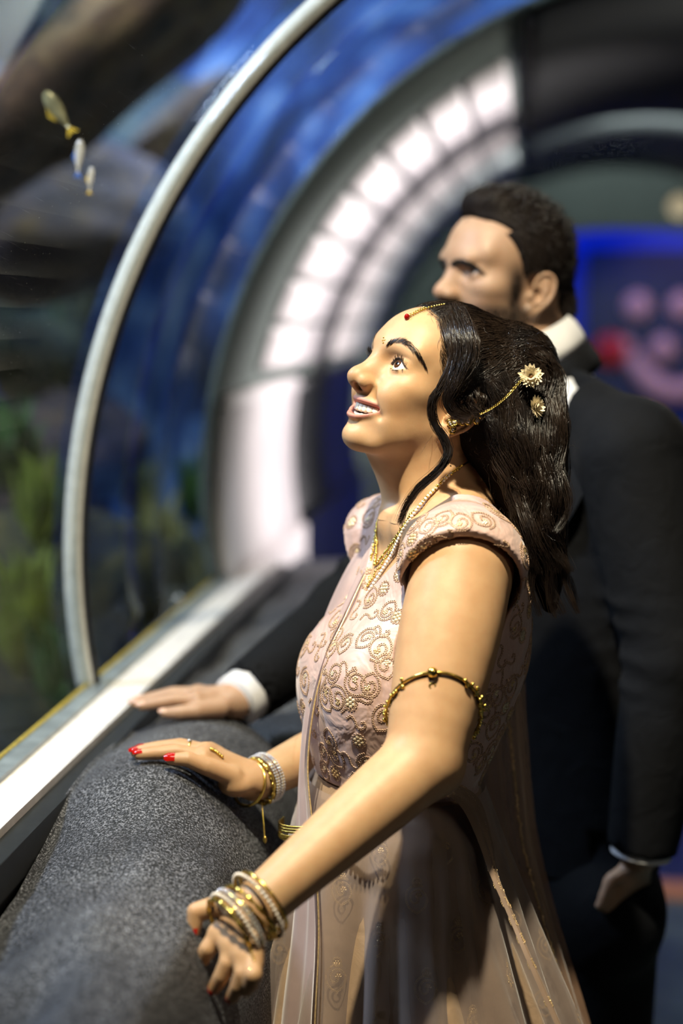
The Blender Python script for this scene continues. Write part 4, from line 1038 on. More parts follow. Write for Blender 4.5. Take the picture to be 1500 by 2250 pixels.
# ------------------------------------------------------------------ the tunnel
TX, TZ, TR = 0.418, 1.211, 1.128            # axis and radius
A0, A1 = math.radians(191), math.radians(-11)
def arc_band(r0, r1, y0, y1, a0=A0, a1=A1, n=96, ny=2):
    """solid curved band between two radii and two planes along the tunnel"""
    a = np.linspace(a0, a1, n); V = []; ys = np.linspace(y0, y1, ny)
    for r in (r0, r1):
        for y in ys: V.append(np.stack([TX + r * np.cos(a), np.full(n, y), TZ + r * np.sin(a)], 1))
    V = np.concatenate(V); k = ny * n; f = []
    for i in range(ny - 1):
        for j in range(n - 1):
            q = (i * n + j, i * n + j + 1, (i + 1) * n + j + 1, (i + 1) * n + j)
            f.append(q[::-1]); f.append(tuple(x + k for x in q))
    for j in range(n - 1):
        f.append((j, j + 1, k + j + 1, k + j)); b = (ny - 1) * n; f.append((b + j, k + b + j, k + b + j + 1, b + j + 1))
    for i in range(ny - 1):
        f.append((i * n, k + i * n, k + (i + 1) * n, (i + 1) * n)); e = n - 1
        f.append((i * n + e, (i + 1) * n + e, k + (i + 1) * n + e, k + i * n + e))
    return V, f
m, nt, out = new_mat('acrylic')
tr = nt.nodes.new('ShaderNodeBsdfTransparent'); tr.inputs[0].default_value = (0.93, 0.965, 0.98, 1)
gl = nt.nodes.new('ShaderNodeBsdfGlossy'); gl.inputs['Roughness'].default_value = 0.03; gl.inputs[0].default_value = (0.9, 0.95, 1, 1)
fz = nt.nodes.new('ShaderNodeFresnel'); fz.inputs[0].default_value = 1.33
nt.links.new(bump(nt, noise(nt, 3.0, 2, stretch=(1, 0.35, 1)), 0.12, 0.02), gl.inputs['Normal'])
mx = nt.nodes.new('ShaderNodeMixShader'); mu = nt.nodes.new('ShaderNodeMath'); mu.operation = 'MULTIPLY'; mu.inputs[1].default_value = 0.26; nt.links.new(fz.outputs[0], mu.inputs[0]); nt.links.new(mu.outputs[0], mx.inputs[0]); nt.links.new(tr.outputs[0], mx.inputs[1]); nt.links.new(gl.outputs[0], mx.inputs[2])
nt.links.new(mx.outputs[0], out.inputs[0]); M_ACRYLIC = m
M_SEAM = simple_mat('white_silicone', rgb(205, 205, 200), 0.45, nscale=60, namt=0.10)
M_RUBBER = simple_mat('black_rubber', rgb(26, 28, 30), 0.5, nscale=60, namt=0.3)
M_RAIL = simple_mat('dusty_white_rail', rgb(236, 232, 230), 0.4, nscale=35, namt=0.12)
M_RAILG = simple_mat('grey_sealant', rgb(128, 138, 142), 0.35, nscale=25, namt=0.25)
M_GILT = simple_mat('yellow_sealant_line', rgb(196, 168, 60), 0.4, nscale=90, namt=0.4)
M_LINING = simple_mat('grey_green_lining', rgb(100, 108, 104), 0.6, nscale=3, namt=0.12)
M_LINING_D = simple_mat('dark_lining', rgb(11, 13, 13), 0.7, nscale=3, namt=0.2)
M_PANEL = simple_mat('white_wall_panel', rgb(214, 208, 208), 0.5, nscale=6, namt=0.10)
M_BLACK = simple_mat('black_panel', rgb(16, 18, 22), 0.35, nscale=5, namt=0.4)
YS, YE = 2.65, 3.74
o = mesh_obj('window_1', *arc_band(TR, TR + 0.05, 0.45, YS - 0.012), M_ACRYLIC); tag(o, 'curved clear acrylic tunnel pane in front of the white joint', kind='structure')
gd = np.random.default_rng(17); dv = []; df_ = []          # dust on the inside of the near pane
for k in range(900):
    a_ = math.radians(gd.uniform(112, 178)); y_ = gd.uniform(1.75, 2.6); r_ = TR - 0.0006; c_ = np.array((TX + r_ * math.cos(a_), y_, TZ + r_ * math.sin(a_)))
    if math.sin(5.1 * a_ + 3 * y_) + math.sin(9 * y_) < gd.uniform(-1.2, 1.0): continue
    n_ = np.array((-math.cos(a_), 0, -math.sin(a_))); e_ = np.array((0, 1.0, 0)); f_ = np.cross(n_, e_); s_ = gd.uniform(0.0002, 0.0007); b_ = len(dv)
    dv += [c_ + n_ * s_ * 0.6] + [c_ + s_ * (math.cos(t) * e_ + math.sin(t) * f_) for t in np.arange(5) * 2 * PI / 5]; df_ += [(b_, b_ + 1 + j, b_ + 1 + (j + 1) % 5) for j in range(5)]
tag(mesh_obj('dust_specks', np.array(dv), df_, simple_mat('pale_dust', rgb(220, 218, 205), 0.6), o), kind='stuff')
o = mesh_obj('window_2', *arc_band(TR, TR + 0.05, YS + 0.016, YE), M_ACRYLIC); tag(o, 'curved clear acrylic tunnel pane behind the white joint', kind='structure')
tr1 = mesh_obj('trim_1', *arc_band(TR - 0.004, TR + 0.024, YS - 0.011, YS + 0.002, n=140), M_SEAM); tag(tr1, 'white joint strip arching between the acrylic panes', kind='structure')
mesh_obj('gasket', *arc_band(TR - 0.010, TR + 0.015, YS + 0.0025, YS + 0.015, n=140), M_RUBBER, tr1)
# rail at the foot of the panes, left and right
for k, sx in enumerate((1, -1)):
    X = lambda x: x if sx == 1 else 2 * TX - x
    tr2 = mesh_obj('trim_%d' % (2 + k), *box((X(-0.6475), 2.20, 0.985), (0.0395, 0, 0), (0, 1.95, 0), (0, 0, 0.020)), M_RAIL, smooth=False); tag(tr2, ('white rail along the foot of the left panes', 'white rail along the foot of the right panes')[k], kind='structure')
    mesh_obj('sealant', *box((X(-0.6865), 2.20, 0.992), (0.018, 0, 0), (0, 1.948, 0), (0, 0, 0.020)), M_RAILG, tr2, smooth=False)
    yy = np.linspace(0.26, 4.14, 60); w = rng.normal(0, 0.0012, 60)
    mesh_obj('sealant_line', *tube(np.stack([np.full(60, X(-0.700)) + w, yy, np.full(60, 1.012) + w], 1), 0.0045, 6), M_GILT, tr2)
    mesh_obj('plinth', *box((X(-0.642), 2.20, 0.482), (0.060, 0, 0), (0, 1.94, 0), (0, 0, 0.482)), M_RUBBER, tr2, smooth=False)
    mesh_obj('gasket', *box((X(-0.594), 2.20, 0.972), (0.016, 0, 0), (0, 1.945, 0), (0, 0, 0.022)), M_RUBBER, tr2, smooth=False)
# grey lining beyond the panes: plain bands, two lanes of pale tiles with a dark seam, lower panels
AL0 = math.radians(168)
lin = mesh_obj('wall_left', *arc_band(TR, TR + 0.015, YE, 8.5, n=80, ny=8), M_LINING); tag(lin, 'grey green curved lining of the tunnel behind the couple', kind='structure')
mesh_obj('seam_strip', *arc_band(TR - 0.012, TR + 0.01, 5.44, 5.78, n=60), M_LINING_D, lin)
def tile(y0, y1, a0, a1, mat=None):
    return mesh_obj('tile', *arc_band(TR - 0.016, TR - 0.001, y0, y1, a0, a1, n=8), mat or M_PANEL, lin)
for y0, y1 in ((4.28, 5.42), (5.80, 7.45)):
    n = 8; a = np.linspace(math.radians(167), math.radians(115), n + 1)
    for i in range(n):
        g = (a[i] - a[i + 1]) * 0.06; tile(y0, y1, a[i] - g, a[i + 1] + g)
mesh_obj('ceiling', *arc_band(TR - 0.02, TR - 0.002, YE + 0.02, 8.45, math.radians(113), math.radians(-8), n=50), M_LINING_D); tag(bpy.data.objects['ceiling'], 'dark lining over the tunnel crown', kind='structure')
# lower walls behind the ledge
for nm, y0, y1, mt in (('white_panel', 3.80, 4.95, M_PANEL), ('black_panel', 4.97, 6.75, M_BLACK), ('grey_panel', 6.77, 8.48, M_LINING)):
    mesh_obj(nm, *arc_band(TR - 0.030, TR - 0.002, y0, y1, math.radians(168.6), math.radians(191), n=12), mt, lin)
    if nm != 'white_panel': mesh_obj(nm + '_base', *box((TX - TR + 0.04, (y0 + y1) / 2, 0.50), (0.03, 0, 0), (0, (y1 - y0) / 2, 0), (0, 0, 0.50)), mt, lin, smooth=False)
wb = mesh_obj('white_panel_base', *box((TX - TR + 0.04, 4.42, 0.50), (0.03, 0, 0), (0, 0.53, 0), (0, 0, 0.50)), M_PANEL, lin, smooth=False)
# end wall with an arched opening into the blue room
n = 64; th = np.linspace(PI + 0.35, -0.35, n)
def opening(r_x, top, t):
    c, s = np.cos(t), np.sin(t); p = 0.8
    return np.stack([TX + 0.06 + r_x * np.sign(c) * np.abs(c) ** p, np.zeros(len(t)), 1.25 + (top - 1.25) * np.where(s > 0, np.abs(s) ** p, s * 1.6)], 1)
inner = opening(0.98, 2.03, th); outer = np.stack([TX + 1.35 * np.cos(th), np.zeros(n), TZ + 1.35 * np.sin(th)], 1)
inner[0, 2] = inner[-1, 2] = 0.0; outer[0, 2] = outer[-1, 2] = 0.0
V = np.concatenate([inner + (0, 8.5, 0), outer + (0, 8.5, 0), inner + (0, 8.62, 0), outer + (0, 8.62, 0)]); f = []
for j in range(n - 1):
    f.append((j, j + 1, n + j + 1, n + j)); f.append((j, 2 * n + j, 2 * n + j + 1, j + 1)); f.append((2 * n + j, 3 * n + j, 3 * n + j + 1, 2 * n + j + 1))
tag(mesh_obj('wall_end', V, f, M_LINING), 'grey green arch at the end of the tunnel', kind='structure')
# floor
m, nt, out = new_mat('blue_grey_floor'); b = principled(nt, out, Roughness=0.35)
nt.links.new(ramp(nt, noise(nt, 9, 4), [(0.3, rgb(58, 72, 78)), (0.7, rgb(84, 98, 104))]), b.inputs['Base Color']); M_FLOOR = m
M_CARPET2 = simple_mat('dark_blue_floor', rgb(40, 52, 84), 0.3, nscale=4, namt=0.2)
tag(mesh_obj('floor', *box((0.6, 2.2, -0.05), (3.0, 0, 0), (0, 2.45, 0), (0, 0, 0.05)), M_FLOOR, smooth=False), 'blue grey tunnel floor', kind='structure')
tag(mesh_obj('floor_far', *box((0.6, 8.4, -0.051), (3.0, 0, 0), (0, 3.70, 0), (0, 0, 0.05)), M_CARPET2, smooth=False), 'dark blue floor beyond the tan threshold strip', kind='structure')
tag(mesh_obj('trim_4', *box((0.6, 4.72, 0.004), (2.2, 0, 0), (0, 0.07, 0), (0, 0, 0.006)), simple_mat('tan_threshold', rgb(186, 128, 96), 0.4), smooth=False), 'tan threshold strip across the floor', kind='structure')
# blue room at the back
M_BLUE = simple_mat('blue_wall', rgb(40, 70, 190), 0.6, nscale=2, namt=0.12)
tag(mesh_obj('wall_back', *box((0.6, 11.05, 1.7), (3.0, 0, 0), (0, 0.05, 0), (0, 0, 1.75)), M_BLUE, smooth=False), 'blue wall of the room behind the tunnel', kind='structure')
tag(mesh_obj('wall_room_left', *box((-2.4, 9.8, 1.7), (0.05, 0, 0), (0, 1.2, 0), (0, 0, 1.75)), M_BLUE, smooth=False), 'blue side wall of the room behind the tunnel', kind='structure')
mural = mesh_obj('mural_board', *box((1.15, 10.88, 1.55), (0.80, 0, 0), (0, 0.02, 0), (0, 0, 0.48)), simple_mat('navy_board', rgb(22, 30, 58), 0.5, nscale=3, namt=0.4), smooth=False)
tag(mural, 'dark navy wall board with pale dots and a pink curve at the far right', 'wall board')
def disc(c, r, mat, nm, thick=0.02, sides=28):
    a = np.arange(sides) * 2 * PI / sides; V = []
    for y, s in ((0, 1.0), (-thick, 0.96)): V += [(c[0] + r * s * math.cos(t), c[1] + y, c[2] + r * s * math.sin(t)) for t in a]
    f = [tuple(range(sides)), tuple(range(2 * sides - 1, sides - 1, -1))] + [(j, sides + j, sides + (j + 1) % sides, (j + 1) % sides) for j in range(sides)]
    return mesh_obj(nm, np.array(V), f, mat, mural)
M_PEACH = simple_mat('peach_paint', rgb(226, 170, 150), 0.5); M_RED = simple_mat('red_paint', rgb(214, 40, 26), 0.4)
YM = 10.855
def mp(px, py): q = P(px, py, 1.0) - CAM_POS; return CAM_POS + q * (YM / q[1])
for px, py, r in ((1400, 672, 0.085), (1456, 766, 0.085), (1498, 672, 0.085), (1372, 762, 0.06)): disc(mp(px, py), r, M_PEACH, 'pale_dot')
disc(mp(1340, 770), 0.105, M_RED, 'red_dot', 0.03)
cur = np.array([mp(*q) for q in spline([(1385, 782), (1410, 820), (1445, 852), (1490, 862), (1530, 846), (1560, 810)], 30)])
mesh_obj('pink_curve', *tube(cur, np.interp(np.linspace(0, 1, 30), [0, 0.4, 1], [0.06, 0.085, 0.05]), 8), M_PEACH, mural)
# spotlight can by the arch on the right
lc = P(1492, 442, 8.3); cn = MB(); a = np.linspace(0, 2 * PI, 17)[:-1]
lamp = mesh_obj('spotlight_can', *tube([lc + (0, 0.10, 0.05), lc, lc - (0, 0.06, 0.03)], (0.05, 0.06, 0.062), 16), simple_mat('black_lamp_can', rgb(40, 40, 40), 0.4))
tag(lamp, 'small ceiling spotlight with a cream face by the arch at the right edge', 'lamp')
m, nt, out = new_mat('cream_lamp_face'); e = nt.nodes.new('ShaderNodeEmission'); e.inputs[1].default_value = 0.5
nt.links.new(ramp(nt, noise(nt, 10, 2), [(0.3, rgb(250, 228, 180)), (0.7, rgb(255, 238, 200))]), e.inputs[0]); nt.links.new(e.outputs[0], out.inputs[0])
mesh_obj('lamp_face', *tube([lc - (0, 0.061, 0.0305), lc - (0, 0.068, 0.034)], (0.056, 0.054), 16), m, lamp)

# ------------------------------------------------------------------ ledges of cast stone
m, nt, out = new_mat('speckled_stone'); b = principled(nt, out, Roughness=0.75)
n1 = noise(nt, 360, 4, 0.8); n2 = noise(nt, 7, 4); n3 = noise(nt, 260, 2, 0.6)
c1 = ramp(nt, n1, [(0.44, rgb(6, 8, 12)), (0.51, rgb(40, 46, 56)), (0.60, rgb(206, 208, 212))])
c2 = ramp(nt, n2, [(0.3, (0.22, 0.22, 0.25, 1)), (0.7, (0.62, 0.62, 0.65, 1))])
nt.links.new(mixc(nt, 1.0, c1, c2, 'MULTIPLY'), b.inputs['Base Color']); nt.links.new(bump(nt, n3, 0.7, 0.002), b.inputs['Normal']); M_STONE_L = m
def ledge(name, prof, y0, y1, ny, hump, label, sx=1, seed=0):
    """profile (x, z) swept along the tunnel with slow undulations"""
    q = spline(prof, 70); g = np.random.default_rng(seed); ys = np.linspace(y0, y1, ny); V = np.zeros((ny, len(q), 3))
    for i, y in enumerate(ys):
        dz = (np.interp(y, [0.6, 1.3, 1.65, 1.84, 1.98, 2.08, 2.5], [-0.02, -0.045, -0.052, -0.046, -0.018, 0.010, 0.006]) if seed == 1 else 0) + hump * (0.55 * math.sin(9.0 * y + 1.0) + 0.45 * math.sin(17 * y + 2.0)); s = np.linspace(0, 1, len(q))
        w = np.clip(s * 6, 0, 1) * np.clip((0.62 - s) * 5, 0, 1)
        e = min(1, (y - y0) / 0.02, (y1 - y) / 0.02); rnd = 0.012 * (1 - math.sqrt(max(0, 1 - (1 - e) ** 2)))
        x = q[:, 0] + hump * 0.8 * np.sin(6.5 * y + 2 + 3 * s) * w - rnd * (s > 0.45); z = q[:, 1] + dz * w + hump * 0.5 * np.sin(13 * y + 11 * s) * w - rnd
        if seed == 1:      # deeper hollows towards the near end
            mk = np.clip((1.78 - y) / 0.25, 0, 1) * np.clip((-0.385 - q[:, 0]) / 0.05, 0, 1) * w
            z = z + 0.022 * mk * (np.sin(11 * y + 26 * q[:, 0] + 0.5) + 0.6 * np.sin(19 * y - 30 * q[:, 0]))
        V[i] = np.stack([x if sx == 1 else 2 * TX - x, np.full(len(q), y), z], 1)
    f = [tuple(r) for r in grid_faces(ny, len(q))]; k = len(q)
    f.append(tuple(range(k))[::-1]); f.append(tuple((ny - 1) * k + j for j in range(k)))
    o = mesh_obj(name, V.reshape(-1, 3), f, M_STONE_L); return tag(o, label, 'ledge')
NEAR = [(-0.580, 0.0), (-0.580, 0.60), (-0.580, 0.950), (-0.568, 0.985), (-0.50, 1.016), (-0.44, 1.016), (-0.385, 0.980), (-0.350, 0.938), (-0.328, 0.880), (-0.312, 0.78), (-0.310, 0.40), (-0.310, 0.0)]
FARP = [(-0.580, 0.0), (-0.580, 0.60), (-0.580, 0.945), (-0.565, 0.962), (-0.46, 0.968), (-0.34, 0.955), (-0.28, 0.935), (-0.245, 0.895), (-0.235, 0.80), (-0.232, 0.40), (-0.232, 0.0)]
ledge('stone_ledge', NEAR, 0.60, 2.47, 130, 0.006, 'dark grey speckled stone ledge under the hands of the woman', 1, 1)
ledge('stone_ledge', FARP, 2.51, 4.45, 60, 0.010, 'grey stone ledge section running away behind the couple', 1, 2)

# ------------------------------------------------------------------ the tank round the tunnel
def WY(px, py, Y):
    """world point on the plane Y"""
    q = P(px, py, 1.0) - CAM_POS; return CAM_POS + q * (Y / q[1])
m, nt, out = new_mat('blue_wall_painted_light'); b = principled(nt, out, Roughness=0.7)
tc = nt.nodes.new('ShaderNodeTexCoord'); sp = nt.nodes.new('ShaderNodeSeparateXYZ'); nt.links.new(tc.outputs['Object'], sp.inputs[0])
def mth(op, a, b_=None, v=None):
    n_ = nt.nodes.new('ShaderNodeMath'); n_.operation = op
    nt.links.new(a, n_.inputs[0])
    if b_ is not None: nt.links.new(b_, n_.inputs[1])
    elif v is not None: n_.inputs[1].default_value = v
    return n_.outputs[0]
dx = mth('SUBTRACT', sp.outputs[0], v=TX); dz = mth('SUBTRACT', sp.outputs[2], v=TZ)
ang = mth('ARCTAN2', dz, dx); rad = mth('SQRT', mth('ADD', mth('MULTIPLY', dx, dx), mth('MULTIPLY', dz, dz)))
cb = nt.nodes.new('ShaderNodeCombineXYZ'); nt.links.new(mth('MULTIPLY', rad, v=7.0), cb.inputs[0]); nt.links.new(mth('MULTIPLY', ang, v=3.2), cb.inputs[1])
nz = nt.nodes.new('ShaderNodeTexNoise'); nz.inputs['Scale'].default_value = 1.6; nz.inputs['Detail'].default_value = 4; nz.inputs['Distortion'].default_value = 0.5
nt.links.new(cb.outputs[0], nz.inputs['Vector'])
col = ramp(nt, nz.outputs[0], [(0.34, rgb(10, 20, 40)), (0.52, rgb(30, 60, 116)), (0.60, rgb(84, 116, 160)), (0.74, rgb(168, 184, 200))])  # reflections of the wavy panes painted into the wall colour as arc streaks
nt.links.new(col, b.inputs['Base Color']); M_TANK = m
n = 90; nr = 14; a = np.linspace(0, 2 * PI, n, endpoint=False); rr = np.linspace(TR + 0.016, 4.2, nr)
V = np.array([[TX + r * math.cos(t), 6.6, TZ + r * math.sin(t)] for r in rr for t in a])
o = mesh_obj('wall_tank', V, grid_faces(nr, n, True), M_TANK); tag(o, 'blue wall at the back of the aquarium with painted streaks of light', kind='structure')
M_ROCKWALL = simple_mat('brown_rock_liner', rgb(62, 60, 62), 0.85, nscale=2.5, namt=0.6, bumpd=0.03)
tag(mesh_obj('wall_rock', *box((-2.9, 3.0, 1.6), (0.05, 0, 0), (0, 3.6, 0), (0, 0, 1.6)), M_ROCKWALL, smooth=False), 'rough brown side wall of the aquarium', kind='structure')
tag(mesh_obj('floor_tank', *box((-1.85, 3.0, 0.45), (1.05, 0, 0), (0, 3.6, 0), (0, 0, 0.03)), simple_mat('tank_sand', rgb(120, 110, 88), 0.9, nscale=20, namt=0.3), smooth=False), 'sandy aquarium bed', kind='structure')
def rock(c, r, seed, mat, label, name='rock', R=None, group=None):
    g = np.random.default_rng(seed); v, f = uvsphere((0, 0, 0), 1.0, 40, 26); d = np.ones(len(v))
    for _ in range(14):
        k = g.normal(0, 2.4, 3); d += 0.055 * np.sin(v @ k + g.uniform(0, 6))
    for _ in range(10):
        k = g.normal(0, 7, 3); d += 0.02 * np.sin(v @ k + g.uniform(0, 6))
    v = v * d[:, None] * np.asarray(r)
    if R is not None: v = v @ np.asarray(R).T
    return tag(mesh_obj(name, v + np.asarray(c), f, mat), label, 'rock', group)
def mottled(name, a, b_, c, sc=11):
    m, nt, out = new_mat(name); p = principled(nt, out, Roughness=0.85)
    n1 = noise(nt, sc, 6, 0.7, dist=0.4); n2 = noise(nt, sc * 0.35, 3)
    c1 = ramp(nt, n1, [(0.34, a), (0.50, b_), (0.66, c)]); c2 = ramp(nt, n2, [(0.35, (0.45, 0.45, 0.45, 1)), (0.65, (1, 1, 1, 1))])
    nt.links.new(mixc(nt, 1.0, c1, c2, 'MULTIPLY'), p.inputs['Base Color']); nt.links.new(bump(nt, n1, 0.8, 0.02), p.inputs['Normal']); return m
M_ROCK1 = mottled('reddish_brown_rock', rgb(46, 40, 38), rgb(108, 84, 68), rgb(140, 116, 84))
M_ROCK2 = mottled('olive_grey_rock', rgb(22, 28, 24), rgb(72, 76, 52), rgb(132, 126, 72))
M_ROCK3 = mottled('purple_grey_rock', rgb(28, 28, 36), rgb(78, 70, 84), rgb(110, 92, 76))
def rotxz(a):
    a = math.radians(a); return np.array([[math.cos(a), 0, math.sin(a)], [0, 1, 0], [-math.sin(a), 0, math.cos(a)]])
rock(WY(190, 175, 4.2), (0.46, 0.22, 0.11), 1, M_ROCK1, 'long brown rock slanting across the upper left of the tank', R=rotxz(-36))
rock(WY(370, 300, 5.7), (0.30, 0.15, 0.06), 9, M_ROCK1, 'narrow brown rock slanting beside the white joint strip', R=rotxz(-42))
rock(WY(60, 480, 4.85), (0.42, 0.22, 0.22), 2, M_ROCK3, 'purple grey rock at the left edge below the silver fish')
rock(WY(95, 740, 5.45), (0.20, 0.15, 0.22), 3, M_ROCK2, 'olive rock behind the left pane beside the white joint strip')
rock(WY(40, 1050, 4.85), (0.38, 0.20, 0.30), 4, M_ROCK3, 'dim purple rock at the left edge above the green weed')
rock(WY(120, 1400, 4.2), (0.36, 0.22, 0.34), 5, M_ROCK2, 'dark olive rock behind the green weed at the lower left')
rock(WY(345, 1400, 5.0), (0.22, 0.20, 0.36), 6, M_ROCK2, 'olive rock low down behind the far pane beside the rail')
rock(WY(225, 430, 6.05), (0.24, 0.15, 0.42), 11, mottled('grey_olive_rock', rgb(30, 36, 38), rgb(72, 80, 80), rgb(110, 110, 92)), 'grey olive rock left of the white joint strip behind the small fish', R=rotxz(28))
rock(WY(30, 20, 4.9), (0.30, 0.2, 0.16), 12, mottled('dark_teal_rock', rgb(16, 24, 28), rgb(36, 52, 56), rgb(60, 72, 66)), 'dark teal rock in the top left corner')
def weed(c, h, n, mat, label, seed, wid=0.022, spread=0.12):
    g = np.random.default_rng(seed); c = np.asarray(c, float); root = empty('water_plant', c, label, 'plant')
    st = MB()
    for i in range(n):
        a = g.uniform(0, 2 * PI); ln = h * g.uniform(0.55, 1.0); d = np.array((math.cos(a), math.sin(a), 0)) * spread * g.uniform(0.3, 1)
        s = np.linspace(0, 1, 7); q = c + np.stack([d[0] * s + 0.02 * np.sin(5 * s + a), d[1] * s, ln * s], 1)
        w = wid * g.uniform(0.6, 1.2) * np.sin(PI * np.clip(s * 0.94 + 0.06, 0, 1)) ** 0.7; sd = np.array((-math.sin(a + 0.6), math.cos(a + 0.6), 0))
        nrm = np.cross(sd, (0, 0, 1.0)); V = np.concatenate([q + w[:, None] * sd, q + nrm * w[:, None] * 0.25, q - w[:, None] * sd])
        f = []
        for k in range(6): f += [(k, k + 1, 7 + k + 1, 7 + k), (7 + k, 7 + k + 1, 14 + k + 1, 14 + k)]
        mesh_obj('leaf', V, f, mat, root)
    return root
M_WEED1 = simple_mat('yellow_green_weed', rgb(112, 128, 44), 0.6, nscale=12, namt=0.4)
M_WEED2 = simple_mat('dark_green_weed', rgb(52, 84, 40), 0.6, nscale=12, namt=0.4)
M_WEED3 = simple_mat('pale_olive_weed', rgb(150, 152, 96), 0.6, nscale=12, namt=0.4)
def on(px, py, Y): return WY(px, py, Y)
weed(on(60, 1490, 3.5), 0.30, 22, M_WEED1, 'bright yellow green water weed at the lower left edge', 1)
weed(on(100, 1210, 3.7), 0.26, 20, M_WEED1, 'yellow green weed clump left of the white joint strip at mid height', 2)
weed(on(20, 1080, 3.8), 0.24, 18, M_WEED2, 'dark green weed at the left edge at mid height', 3)
weed(on(140, 1560, 3.4), 0.22, 18, M_WEED2, 'dark green weed low beside the foot of the white joint strip', 4)
weed(on(340, 1250, 4.8), 0.24, 18, M_WEED3, 'pale olive weed behind the far pane right of the white joint strip', 5)
weed(on(300, 1130, 5.0), 0.22, 16, M_WEED3, 'pale olive weed swaying higher behind the far pane', 6)
weed(on(430, 1150, 5.2), 0.24, 16, M_WEED2, 'dark green weed behind the far pane near the white end panel', 7)
weed(on(105, 760, 5.35), 0.22, 18, M_WEED2, 'dark weed growing on the olive rock behind the left pane', 8)
# fish
def fish(c, d, L, hgt, mat, mat2, label, seed=0, thick=0.35):
    d = unit(d); up = unit(np.cross(R_V, d)); up = up if True else up; side = unit(np.cross(d, F_H)); hv = side; tv = np.cross(d, hv)
    s = np.linspace(0, 1, 16); prof = np.sin(PI * np.clip(s, 0.0, 1) ** 0.75) ** 0.8 * hgt * 0.5 * (1 - 0.15 * s); prof[0] = hgt * 0.03; prof[-1] = hgt * 0.09
    ang = np.arange(12) * 2 * PI / 12; c = np.asarray(c, float); V = []
    for si, p in zip(s, prof):
        for t in ang: V.append(c + d * (0.5 - si) * L + hv * p * math.cos(t) + tv * p * thick * math.sin(t))
    f = [tuple(r) for r in grid_faces(16, 12, True)] + [tuple(range(12)), tuple(range(180, 192))[::-1]]
    root = mesh_obj('fish', np.array(V), f, mat); tag(root, label, 'fish')
    tb = c - d * 0.48 * L
    def fin(pts, nm):
        pts = np.array(pts); k = len(pts); V = np.concatenate([pts + tv * L * 0.006, pts - tv * L * 0.006]); ff = [tuple(range(k)), tuple(range(2 * k - 1, k - 1, -1))] + [(j, (j + 1) % k, k + (j + 1) % k, k + j) for j in range(k)]
        mesh_obj(nm, V, ff, mat2, root, smooth=False)
    fin([tb + hv * 0.05 * hgt, tb - d * 0.22 * L + hv * 0.42 * hgt, tb - d * 0.15 * L, tb - d * 0.22 * L - hv * 0.42 * hgt, tb - hv * 0.05 * hgt], 'tail')
    fin([c + d * 0.18 * L + hv * 0.45 * hgt, c - d * 0.05 * L + hv * 0.72 * hgt, c - d * 0.25 * L + hv * 0.38 * hgt, c + hv * 0.40 * hgt], 'dorsal_fin')
    v, ff = uvsphere(c + d * 0.36 * L + hv * 0.08 * hgt - tv * prof[2] * thick * 0.95 * np.sign(np.dot(tv, F_H)), hgt * 0.06, 10, 6); mesh_obj('fish_eye', v, ff, M_PUPIL, root)
M_FISH = simple_mat('silver_yellow_fish', rgb(176, 168, 124), 0.25, 0.3, 60, 0.3); M_FIN = simple_mat('yellow_fin', rgb(214, 180, 60), 0.4)
M_FISH2 = simple_mat('pale_fish', rgb(220, 214, 200), 0.25, 0.3, 60, 0.2); M_FIN2 = simple_mat('blue_fin', rgb(70, 110, 190), 0.4)
d1 = -R_V * 0.55 + np.array((0, 0, 0.83))
fish(WY(124, 240, 2.62), d1, 0.066, 0.026, M_FISH, M_FIN, 'yellow silver fish swimming up at the upper left')
fish(WY(174, 342, 2.62), -R_V * -0.10 + np.array((0, 0, 1.0)), 0.050, 0.015, M_FISH2, M_FIN2, 'slim pale fish with blue fins below the yellow silver fish')
fish(WY(199, 392, 2.62), R_V * 0.12 + np.array((0, 0, 1.0)), 0.036, 0.010, M_FISH2, M_FIN, 'smallest slim fish with yellow fins, lowest at the upper left')

# ------------------------------------------------------------------ the man
FRM = head_frame(P(1163, 645, 2.575), 25, 1, 2, 1.06)
FBM = yaw_frame(P(1235, 1300, 2.66), 38)
MS1, ME1, MW1 = P(1392, 1004, 2.475), P(1478, 1440, 2.46), P(1408, 1872, 2.50)
MS2 = FBM.w((-0.02, -0.175, 0.205)); ME2, MW2 = P(770, 1352, 2.72), P(520, 1540, 2.53)
NECKM = P(1182, 800, 2.665)
H3 = dict(wrist=P(502, 1540, 2.525), knuckles=Q([(432, 1538, 2.495), (430, 1526, 2.520), (436, 1524, 2.545), (446, 1528, 2.566)]),
          fingers=[Q([(432, 1538, 2.495), (382, 1538, 2.490), (345, 1545, 2.488), (312, 1551, 2.488)]),
                   Q([(430, 1526, 2.520), (374, 1526, 2.522), (332, 1537, 2.522), (296, 1545, 2.522)]),
                   Q([(436, 1524, 2.545), (380, 1523, 2.550), (342, 1532, 2.552), (306, 1539, 2.552)]),
                   Q([(446, 1528, 2.566), (402, 1526, 2.576), (370, 1533, 2.580), (342, 1539, 2.580)])],
          thumb=Q([(484, 1556, 2.500), (432, 1562, 2.476), (394, 1566, 2.470), (362, 1567, 2.470)]), s=1.08)
